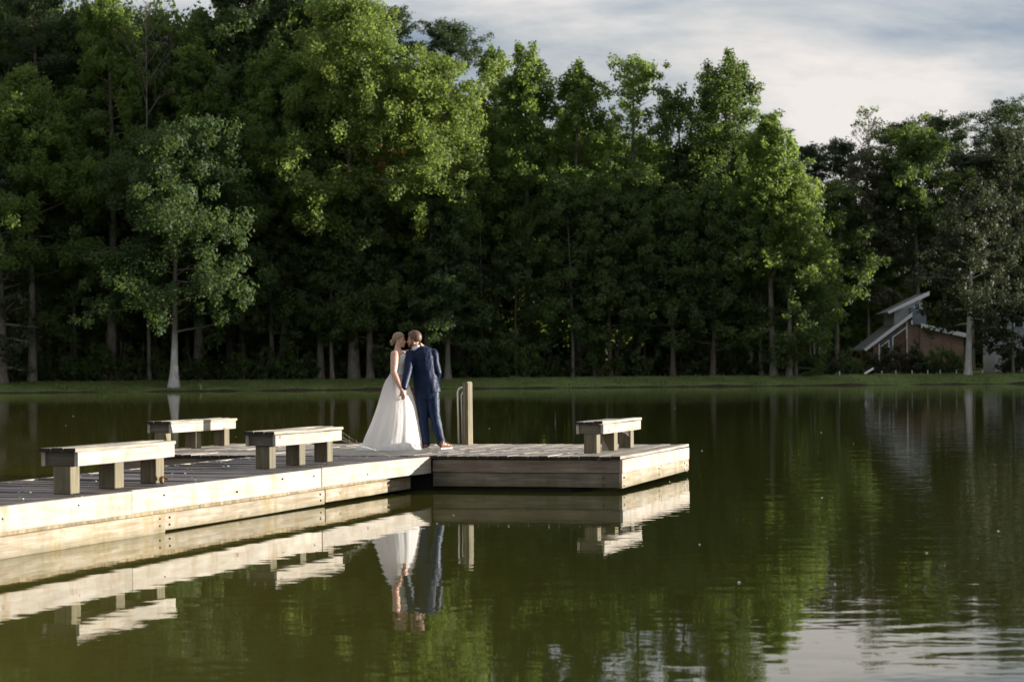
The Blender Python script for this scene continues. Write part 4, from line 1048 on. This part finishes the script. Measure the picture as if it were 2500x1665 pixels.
# tulle: white, partly letting light through
m, nt, out = mat('white_tulle'); l = nt.links.new
d = N(nt, 'ShaderNodeBsdfDiffuse'); d.inputs['Color'].default_value = (.88, .88, .88, 1)
t = N(nt, 'ShaderNodeBsdfTranslucent'); t.inputs['Color'].default_value = (.88, .86, .83, 1)
mx = N(nt, 'ShaderNodeMixShader'); mx.inputs[0].default_value = .45
tc = N(nt, 'ShaderNodeTexCoord'); n = N(nt, 'ShaderNodeTexNoise'); n.inputs['Scale'].default_value = 26; n.inputs['Detail'].default_value = 5
mp = N(nt, 'ShaderNodeMapping'); mp.inputs['Scale'].default_value = (1, 1, .22); l(tc.outputs['Object'], mp.inputs['Vector']); l(mp.outputs['Vector'], n.inputs['Vector'])
bp = N(nt, 'ShaderNodeBump'); bp.inputs['Strength'].default_value = .35; bp.inputs['Distance'].default_value = .02; l(n.outputs['Fac'], bp.inputs['Height']); l(bp.outputs['Normal'], d.inputs['Normal'])
l(d.outputs['BSDF'], mx.inputs[1]); l(t.outputs['BSDF'], mx.inputs[2]); l(mx.outputs['Shader'], out.inputs['Surface'])
M['tulle'] = m

def fuse(mb, name, material, voxel=.01, smooth=4, fold=None, keep=None):
    """joins the overlapping solids of mb into one continuous skin"""
    me = mb.mesh('tmp'); o = bpy.data.objects.new('tmp', me); COL.objects.link(o)
    r = o.modifiers.new('r', 'REMESH'); r.mode = 'VOXEL'; r.voxel_size = voxel; r.use_smooth_shade = True
    s = o.modifiers.new('s', 'SMOOTH'); s.factor = .5; s.iterations = smooth
    bpy.context.view_layer.update()
    dg = bpy.context.evaluated_depsgraph_get()
    nm = bpy.data.meshes.new_from_object(o.evaluated_get(dg)); nm.name = name
    bpy.data.objects.remove(o); bpy.data.meshes.remove(me)
    if fold:
        for v in nm.vertices: v.co += v.normal * fold(v.co)
    nm.polygons.foreach_set('use_smooth', [True] * len(nm.polygons))
    nm.materials.clear(); nm.materials.append(material)
    return nm

G0 = dloc(-3.55, 2.45, DK)
SC = 658.0
def g3(xc, yc, y=0.0):
    z = (1385 - yc) / SC
    return Vector(((xc - 972) / SC + z * math.tan(R(.5)), y, z))

def head(mb, c, F, scale):
    F = Vector(F).normalized(); U = Vector((0, 0, 1)); U = (U - F * U.dot(F)).normalized(); S = U.cross(F)
    rot = Matrix((F, S, U)).transposed()
    def h(f, s, u): return c + (F * f + S * s + U * u) * scale
    def E(p, r): mb.ell(h(*p), [q * scale for q in r], 18, 12, rot)
    def K(a, b, ra, rb): mb.cap(h(*a), h(*b), ra * scale, rb * scale, 10)
    E((-.015, 0, .03), (.098, .076, .092)); E((.033, 0, -.030), (.060, .060, .082))
    for s in (-1, 1):
        K((-.012, s * .052, -.062), (.066, s * .012, -.103), .022, .017)
        K((.082, s * .012, .020), (.066, s * .048, .016), .011, .010)
        E((.073, s * .031, .000), (.014, .015, .010)); E((.055, s * .040, -.034), (.026, .024, .028))
        E((.098, s * .010, -.043), (.009, .007, .007))
        E((-.010, s * .076, -.012), (.018, .008, .031)); E((-.012, s * .080, -.002), (.012, .007, .018))
    K((.084, 0, .004), (.109, 0, -.034), .010, .012)
    E((.090, 0, -.067), (.011, .022, .008)); E((.087, 0, -.079), (.010, .019, .008)); E((.074, 0, -.104), (.020, .022, .018))
    E((.078, 0, -.066), (.018, .030, .024))
    return h, rot, S

def hair_cap(name, h, line, material, parent, radii=(.1045, .0825, .0985), puff=None, th=.010):
    vs, fs = [], []; nr, ns = 22, 36
    for i in range(nr + 1):
        ph = math.pi * i / nr
        for k in range(ns):
            a = 2 * math.pi * k / ns
            f, s, u = math.sin(ph) * math.cos(a), math.sin(ph) * math.sin(a), math.cos(ph)
            q = 1 + .025 * mnoise.noise(Vector((f * 3, s * 9, u * 3)))
            if puff: q *= puff(f, s, u)
            vs.append((-.015 + f * radii[0] * q, s * radii[1] * q, .031 + u * radii[2] * q))
    for i in range(nr):
        for k in range(ns):
            k2 = (k + 1) % ns; q = (i * ns + k, (i + 1) * ns + k, (i + 1) * ns + k2, i * ns + k2)
            cf = sum(vs[j][0] for j in q) / 4; cu = sum(vs[j][2] for j in q) / 4
            if cu > np.interp(cf, line[0], line[1]): fs.append(q)
    use = sorted({j for q in fs for j in q}); mpx = {j: n for n, j in enumerate(use)}
    o = mobj(name, to_mesh(name, [h(*vs[j]) for j in use], [tuple(mpx[j] for j in q) for q in fs], True), material, parent)
    so = o.modifiers.new('thick', 'SOLIDIFY'); so.thickness = th; so.offset = 0
    return o

def hand(mb, w, fwd, nrm, curl=(20, 30, 20), thumb=1, k=1.0, spread=.10):
    """palm, four unequal jointed fingers and a thumb; w wrist, fwd to the knuckles, nrm back of the hand"""
    fwd = Vector(fwd).normalized(); nrm = Vector(nrm); nrm = (nrm - fwd * nrm.dot(fwd)).normalized(); sd_ = fwd.cross(nrm)
    for q in (-.028, -.010, .009, .027): mb.cap(w + sd_ * q * .55 * k, w + fwd * .082 * k + sd_ * q * k, .015 * k, .0125 * k, 8)
    for q, ln, r in ((-.029, .058, .0080), (-.010, .072, .0088), (.009, .078, .0090), (.028, .068, .0086)):
        p = w + fwd * .086 * k + sd_ * q * k; d = (fwd + sd_ * q * spread * 30 * .1).normalized()
        for j, f in enumerate((.46, .30, .24)):
            d = Matrix.Rotation(R(curl[j]), 3, sd_) @ d if True else d
            if j == 0 and (d.dot(nrm) > fwd.dot(nrm) + .05): d = Matrix.Rotation(R(-2 * curl[0]), 3, sd_) @ d
            n_ = p + d * ln * f * k; mb.cap(p, n_, r * k * (1 - .1 * j), r * k * (.9 - .1 * j), 8); p = n_
    p = w + fwd * .022 * k + sd_ * thumb * .024 * k; d = (fwd * .75 + sd_ * thumb * .6 - nrm * .35).normalized()
    for ln, r in ((.040, .0125), (.030, .0100), (.024, .0088)):
        n_ = p + d * ln * k; mb.cap(p, n_, r * k, r * k * .88, 8); p = n_; d = (d + fwd * .35 - nrm * .12).normalized()

# ---- groom
groom = empty('person', G0)
tag(groom, 'man in a navy blue suit seen from behind, bending his head to kiss the bride', 'person', 'couple kissing on the dock')
b = MB()
hm, rotm, Sm = head(b, g3(778, 281, .0), (-.955, .30, -.06), 1.0)
b.cap(g3(790, 315, .0), g3(818, 400, .0), .058, .066, 14)
b.tube([g3(822, 390, 0), g3(845, 430, 0), g3(868, 520, 0), g3(885, 640, 0), g3(900, 760, 0), g3(905, 820, 0)], [(.08, .07), (.15, .09), (.155, .10), (.145, .095), (.155, .105), (.15, .10)], 16)
LA = [g3(742, 432, -.03), g3(726, 590, -.14), g3(694, 768, -.285)]
RA = [g3(968, 428, .0), g3(1012, 610, .0), g3(985, 770, .13)]
for A_ in (LA, RA): b.cap(A_[0], A_[1], .048, .042, 10); b.cap(A_[1], A_[2], .040, .027, 10)
hand(b, LA[2] + Vector((.0, -.005, -.03)), (-.10, .02, -1), (.75, -.65, 0), (32, 42, 30), thumb=1, k=1.06)
hand(b, RA[2] + Vector((-.01, .01, -.03)), (-.15, .1, -1), (.9, .2, 0), (25, 35, 25), thumb=-1, k=1.06)
LL = [g3(845, 800, 0), g3(876, 1060, -.01), g3(900, 1345, .02)]
RL = [g3(965, 800, 0), g3(995, 1050, -.02), g3(1048, 1345, .02)]
for A_ in (LL, RL): b.cap(A_[0], A_[1], .08, .055, 12); b.cap(A_[1], A_[2], .052, .035, 12)
mobj('body', fuse(b, 'body', M['skin_m'], .0062, 3), None, groom)
hair_cap('hair', hm, ([-.14, -.11, -.05, -.03, -.012, .008, .02, .045, .08, .12], [-.030, -.034, -.030, -.022, -.005, -.022, .03, .060, .082, .085]), M['hair_m'], groom, (.108, .0845, .104), lambda f, s, u: 1 + .05 * max(0, u) * max(0, f + .3))
b = MB()
for s in (-1, 1):
    b.cap(hm(.004, s * .0655, -.020), hm(.002, s * .064, -.055), .009, .013, 8); b.cap(hm(.002, s * .062, -.058), hm(.064, s * .020, -.100), .0165, .0185, 8)
b.ell(hm(.076, 0, -.103), (.020, .022, .020), 10, 8); b.cap(hm(.094, .016, -.060), hm(.094, -.016, -.060), .006, .006, 8)
mobj('beard', fuse(b, 'beard', M['beard'], .005, 3), None, groom)
b = MB()
for s in (-1, 1): b.tube([hm(.090, s * .012, .024), hm(.083, s * .034, .030), hm(.068, s * .052, .022)], [.004, .0045, .003], 6)
b.build('eyebrows', M['brow'], groom)
# shirt collar
b = MB(); b.tube([g3(814, 396, 0), g3(806, 372, 0), g3(797, 346, 0)], [(.074, .074), (.069, .069), (.0665, .066)], 28, cap=False)
o = b.build('shirt_collar', M['shirt'], groom, smooth=True); so = o.modifiers.new('thick', 'SOLIDIFY'); so.thickness = .004
# jacket
b = MB()
b.tube([g3(816, 376, 0), g3(828, 394, 0), g3(846, 414, 0), g3(862, 470, 0), g3(874, 560, 0), g3(884, 640, 0), g3(896, 720, 0), g3(908, 790, 0), g3(911, 822, 0)],
       [(.080, .082), (.125, .100), (.182, .125), (.197, .138), (.186, .132), (.184, .126), (.196, .136), (.210, .145), (.214, .147)], 26)
b.cap(LA[0], LA[1] + Vector((0, 0, .02)), .083, .066, 14); b.cap(LA[1] + Vector((0, 0, .02)), LA[2] + Vector((0, 0, .012)), .064, .047, 14)
b.cap(RA[0], RA[1], .083, .064, 14); b.cap(RA[1], RA[2] + Vector((0, 0, .01)), .062, .046, 14)
b.tube([g3(806, 372, 0), g3(815, 384, 0), g3(826, 400, 0)], [(.076, .078), (.094, .092), (.11, .098)], 20)
b.tube([g3(852, 800, .02), g3(846, 846, .02)], [(.115, .135), (.120, .138)], 16)   # left skirt of the jacket hangs lower
def jf(co):
    return .012 * mnoise.noise(Vector((co.x * 11 + co.z * 3.5, co.y * 6, co.z * 2.2))) + .006 * mnoise.noise(Vector((co.x * 24 - co.z * 6, co.y * 12, co.z * 4 + 4))) + .0025 * mnoise.noise(Vector((co.x * 18 + co.z * 14, co.y * 9, co.z * 20)))
jk = mobj('jacket', fuse(b, 'jacket', M['navy'], .0085, 3, jf), None, groom)
# trousers
b = MB()
b.tube([g3(905, 770, 0), g3(905, 830, 0), g3(906, 880, 0)], [(.175, .125), (.185, .13), (.160, .12)], 22)
b.cap(LL[0] + Vector((.012, 0, -.02)), g3(872, 1050, -.01), .112, .083, 16); b.cap(g3(872, 1050, -.01), g3(902, 1325, .02), .083, .066, 16)
b.tube([g3(900, 1290, .02), g3(900, 1338, .012)], [.068, .072], 16)
b.cap(RL[0] + Vector((0, 0, -.02)), g3(988, 1045, -.02), .108, .082, 16); b.cap(g3(988, 1045, -.02), g3(1046, 1318, .02), .082, .068, 16)
b.tube([g3(1042, 1280, .02), g3(1050, 1332, .012)], [.070, .074], 16)
def tf(co): return .009 * mnoise.noise(Vector((co.x * 11 + 7, co.y * 9, co.z * 5.5))) + .005 * mnoise.noise(Vector((co.x * 16 + co.z * 9, co.y * 12, co.z * 9))) + .002 * mnoise.noise(Vector((co.x * 14 + co.z * 10, co.y * 8, co.z * 22)))
mobj('trousers', fuse(b, 'trousers', M['navy_t'], .0085, 3, tf), None, groom)
def shoe(heel, d, ln=.285):
    d = Vector(d).normalized(); s = Vector((-d.y, d.x, 0)); rot = Matrix((d, s, Vector((0, 0, 1)))).transposed()
    b = MB()
    for f, r in ((.04, (.045, .036, .046)), (.10, (.06, .035, .050)), (.165, (.065, .042, .038)), (.225, (.058, .044, .030))):
        b.ell(heel + d * f + Vector((0, 0, .018 + r[2])), r, 14, 10, rot)
    b.cap(heel + d * .05 + Vector((0, 0, .06)), heel + d * .055 + Vector((0, 0, .105)), .038, .040, 12)
    me = fuse(b, 'shoe', M['brown'], .006, 14)
    for v in me.vertices: v.co.z = max(v.co.z, heel.z + .018)
    o = mobj('shoe', me, None, groom)
    sb = MB(); pts = [(-.012, .018), (-.004, .034), (.06, .034), (.13, .032), (.19, .046), (.24, .044), (.272, .024), (.284, .0)]
    ol = pts + [(a, -w_) for a, w_ in reversed(pts[:-1])]
    lo = [heel + d * a + s * w_ + Vector((0, 0, .001)) for a, w_ in ol]; hi = [p + Vector((0, 0, .022)) for p in lo]
    k = len(lo); sb.add(lo + hi, [tuple(range(k - 1, -1, -1)), tuple(range(k, 2 * k))] + [(i, (i + 1) % k, (i + 1) % k + k, i + k) for i in range(k)])
    sb.build('sole', M['sole'], o)
shoe(g3(913, 1385, -.04), (-.62, .78, 0)); shoe(g3(1040, 1385, -.07), (.62, .78, 0))

# ---- bride
bride = empty('person', G0)
tag(bride, 'woman with low hair bun in white wedding gown kissing the man in navy', 'person', 'couple kissing on the dock')
b = MB()
hf, rotf, Sf = head(b, g3(630, 285, .035), (.97, -.22, -.03), .90)
b.cap(g3(620, 325, .03), g3(612, 405, .02), .047, .055, 14)
TB = [(1385 - 395, 612, .055, .055), (1385 - 414, 618, .100, .128), (1385 - 450, 620, .117, .135), (1385 - 510, 622, .114, .122), (1385 - 560, 622, .102, .110), (1385 - 605, 622, .098, .108), (1385 - 650, 618, .125, .135), (1385 - 720, 612, .155, .170)]
b.tube([g3(x, 1385 - z, .01) for z, x, _, _ in TB], [(rx, ry) for _, _, rx, ry in TB], 20)
for s in (-1, 1): b.ell(g3(668, 462, .01 + s * .062), (.046, .056, .054), 14, 10)
RAf = [g3(590, 432, -.125), g3(583, 612, -.235), g3(664, 780, -.315)]
LAf = [g3(668, 428, .15), g3(785, 398, .25), g3(868, 352, .105)]
b.cap(g3(612, 415, -.04), RAf[0], .055, .062, 14); b.cap(g3(630, 418, .06), LAf[0], .055, .055, 14)
b.cap(RAf[0], g3(588, 520, -.185), .066, .060, 14); b.cap(g3(588, 520, -.185), RAf[1], .060, .048, 14)
b.cap(RAf[1], g3(618, 690, -.28), .050, .045, 14); b.cap(g3(618, 690, -.28), RAf[2], .045, .028, 14)
b.cap(LAf[0], LAf[1], .056, .044, 12); b.cap(LAf[1], LAf[2], .042, .027, 12)
hand(b, RAf[2] + Vector((.004, 0, -.012)), (.20, .05, -1), (-.45, -.9, 0), (14, 34, 26), thumb=1, k=.96)
hand(b, LAf[2] + Vector((.002, -.012, .004)), (-.22, -.9, .28), (.8, .0, .5), (26, 34, 24), thumb=-1, k=.92)
for y in (-.07, .09): b.cap(g3(600, 720, y), g3(585, 1060, y), .085, .055, 12); b.cap(g3(585, 1060, y), g3(580, 1350, y), .05, .035, 12); b.cap(g3(580, 1352, y), g3(640, 1376, y), .03, .02, 10)
mobj('body', fuse(b, 'body', M['skin'], .0062, 3), None, bride)
hr = hair_cap('hair', hf, ([-.14, -.11, -.06, -.03, -.012, .01, .03, .055, .08, .12], [-.060, -.060, -.045, -.022, .010, .012, .030, .058, .080, .084]), M['hair_b'], bride, (.1045, .0825, .100), lambda f, s, u: 1 + .03 * mnoise.noise(Vector((f * 4, s * 16, u * 4))))
b = MB(); g_ = random.Random(4); bc = Vector((-.118, 0, -.040))
b.ell(hf(*bc), (.034, .040, .036), 12, 8)
for i in range(13):
    a = i * 2.4; q = .028 + .012 * g_.random()
    b.ell(hf(bc.x - .010 + .02 * math.cos(i), bc.y + q * math.cos(a), bc.z + q * math.sin(a) * 1.15), (.015, .020, .014), 8, 6, Matrix.Rotation(a, 3, 'X'))
mobj('bun', fuse(b, 'bun', M['hair_b'], .005, 1), None, hr)
b = MB()
for s in (-1, 1): b.tube([hf(.090, s * .012, .025), hf(.083, s * .034, .031), hf(.066, s * .053, .022)], [.003, .0035, .002], 6)
for s in (-1, 1): b.tube([hf(.086, s * .020, -.006), hf(.084, s * .034, -.010), hf(.075, s * .046, -.005)], [.002, .003, .002], 6)
b.build('eyelashes', M['brow'], bride)
b = MB(); b.ell(hf(.0965, 0, -.067), (.009, .018, .006), 10, 6, rotf); b.ell(hf(.0935, 0, -.078), (.009, .016, .007), 10, 6, rotf); b.build('lips', M['lip'], bride, smooth=True)
b = MB()
for s in (-1, 1): b.ell(hf(-.006, s * .087, -.046), (.008, .008, .011), 8, 6)
b.build('earrings', M['pearl'], bride)
# bodice: high in front, low at the back
zr = [t[0] for t in TB][::-1]
def ring(z, q): return float(np.interp(z, zr, [t[q] for t in TB][::-1]))
vs, fs = [], []; na, nz = 56, 14
for k in range(na):
    a = 2 * math.pi * k / na; w_ = ((1 + math.cos(a)) / 2) ** .55       # a = 0 faces the groom
    zt = 1385 - (596 - (596 - 424) * min(1.0, w_ * 1.12)) - 10 * max(0, math.cos(a)) ** 6 * 0
    for j in range(nz + 1):
        z = zt + (1385 - 640 - zt) * j / nz
        bust = .030 * math.exp(-((z - (1385 - 462)) / 42) ** 2) * max(0, math.cos(a)) ** .7 * (1 - .35 * max(0, math.cos(a)) ** 10)
        rx, ry = ring(z, 2) * 1.045 + .006 + bust, ring(z, 3) * 1.045 + .006 + bust * .3
        c = g3(ring(z, 1), 1385 - z, .01)
        vs.append(c + Vector((math.cos(a) * rx, math.sin(a) * ry, .004 * math.sin(k * 2.3) if j == 0 else 0)))
for k in range(na):
    k2 = (k + 1) % na
    for j in range(nz): fs.append((k * (nz + 1) + j, k * (nz + 1) + j + 1, k2 * (nz + 1) + j + 1, k2 * (nz + 1) + j))
o = mobj('bodice', to_mesh('bodice', vs, fs, True), M['lace'], bride); so = o.modifiers.new('thick', 'SOLIDIFY'); so.thickness = .008; so.offset = 0
# skirt with folds
RG = [(588, 556, 690, .112), (612, 546, 692, .125), (640, 528, 697, .150), (700, 486, 714, .195), (780, 456, 742, .245), (850, 436, 768, .285), (950, 404, 796, .340), (1050, 369, 814, .395), (1150, 330, 831, .440), (1250, 288, 845, .480), (1330, 256, 853, .505), (1375, 238, 858, .525), (1392, 222, 862, .540)]
vs, fs = [], []; na, nz = 220, 46
yy_ = [r[0] for r in RG]
ph = [random.Random(9 + i).uniform(0, 6.28) for i in range(6)]
for j in range(nz + 1):
    yc = 588 + (1393 - 588) * j / nz; f = j / nz
    xl, xr, ry = (float(np.interp(yc, yy_, [r[q] for r in RG])) for q in (1, 2, 3))
    for k in range(na):
        a = 2 * math.pi * k / na
        fo = math.sin(13 * a + ph[0] + 1.3 * math.sin(2 * f + ph[1])) * .5 + math.sin(21 * a + ph[2] + 1.1 * f) * .2 + math.sin(8 * a + ph[3]) * .45 + .12 * math.sin(37 * a + ph[4] + 2.0 * f) + .9 * mnoise.noise(Vector((math.cos(a) * 2.2, math.sin(a) * 2.2, f * 3.0)))
        q = 1 + fo * .030 * min(1, f * 1.5) ** .9
        if f > .93: q += (f - .93) / .07 * (.03 * math.sin(17 * a + ph[5]) + .025 * math.sin(41 * a) + .05 * max(0, -math.cos(a)))
        cx = (xl + xr) / 2; rx = (xr - xl) / 2 / SC
        c = g3(cx, yc, .02 + .02 * f)
        z = c.z + (.010 * math.sin(19 * a + 2) * max(0, f - .85) * 6)
        if j == nz: z = .008
        vs.append((c.x + math.cos(a) * rx * q, c.y + math.sin(a) * ry * q, max(z, .008)))
for j in range(nz):
    for k in range(na):
        k2 = (k + 1) % na; fs.append((j * na + k, (j + 1) * na + k, (j + 1) * na + k2, j * na + k2))
sk = mobj('skirt', to_mesh('skirt', vs, fs, True), M['tulle'], bride)
# loose gathered hem lying on the boards
vs, fs = [], []; na2 = 260
for k in range(na2):
    a = 2 * math.pi * k / na2; c = g3((222 + 862) / 2, 1385, .04); rx, ry = (862 - 222) / 2 / SC, .545
    for j, (dr, z) in enumerate(((-.03, .075), (.0, .062), (.018, .035), (.032, .014), (.05, .004))):
        w_ = 1 + .016 * math.sin(23 * a + 1) + .012 * math.sin(57 * a + j * .6) + .02 * math.sin(7 * a)
        vs.append((c.x + math.cos(a) * (rx * w_ + dr - .02 + .03 * max(0, -math.cos(a))), c.y + math.sin(a) * (ry * w_ + dr - .02), max(.004, z * (.9 + .22 * math.sin(31 * a) + .25 * math.sin(11 * a + 1)))))
for k in range(na2):
    for j in range(4): fs.append((k * 5 + j, k * 5 + j + 1, ((k + 1) % na2) * 5 + j + 1, ((k + 1) % na2) * 5 + j))
mobj('hem', to_mesh('hem', vs, fs, True), M['tulle'], sk)
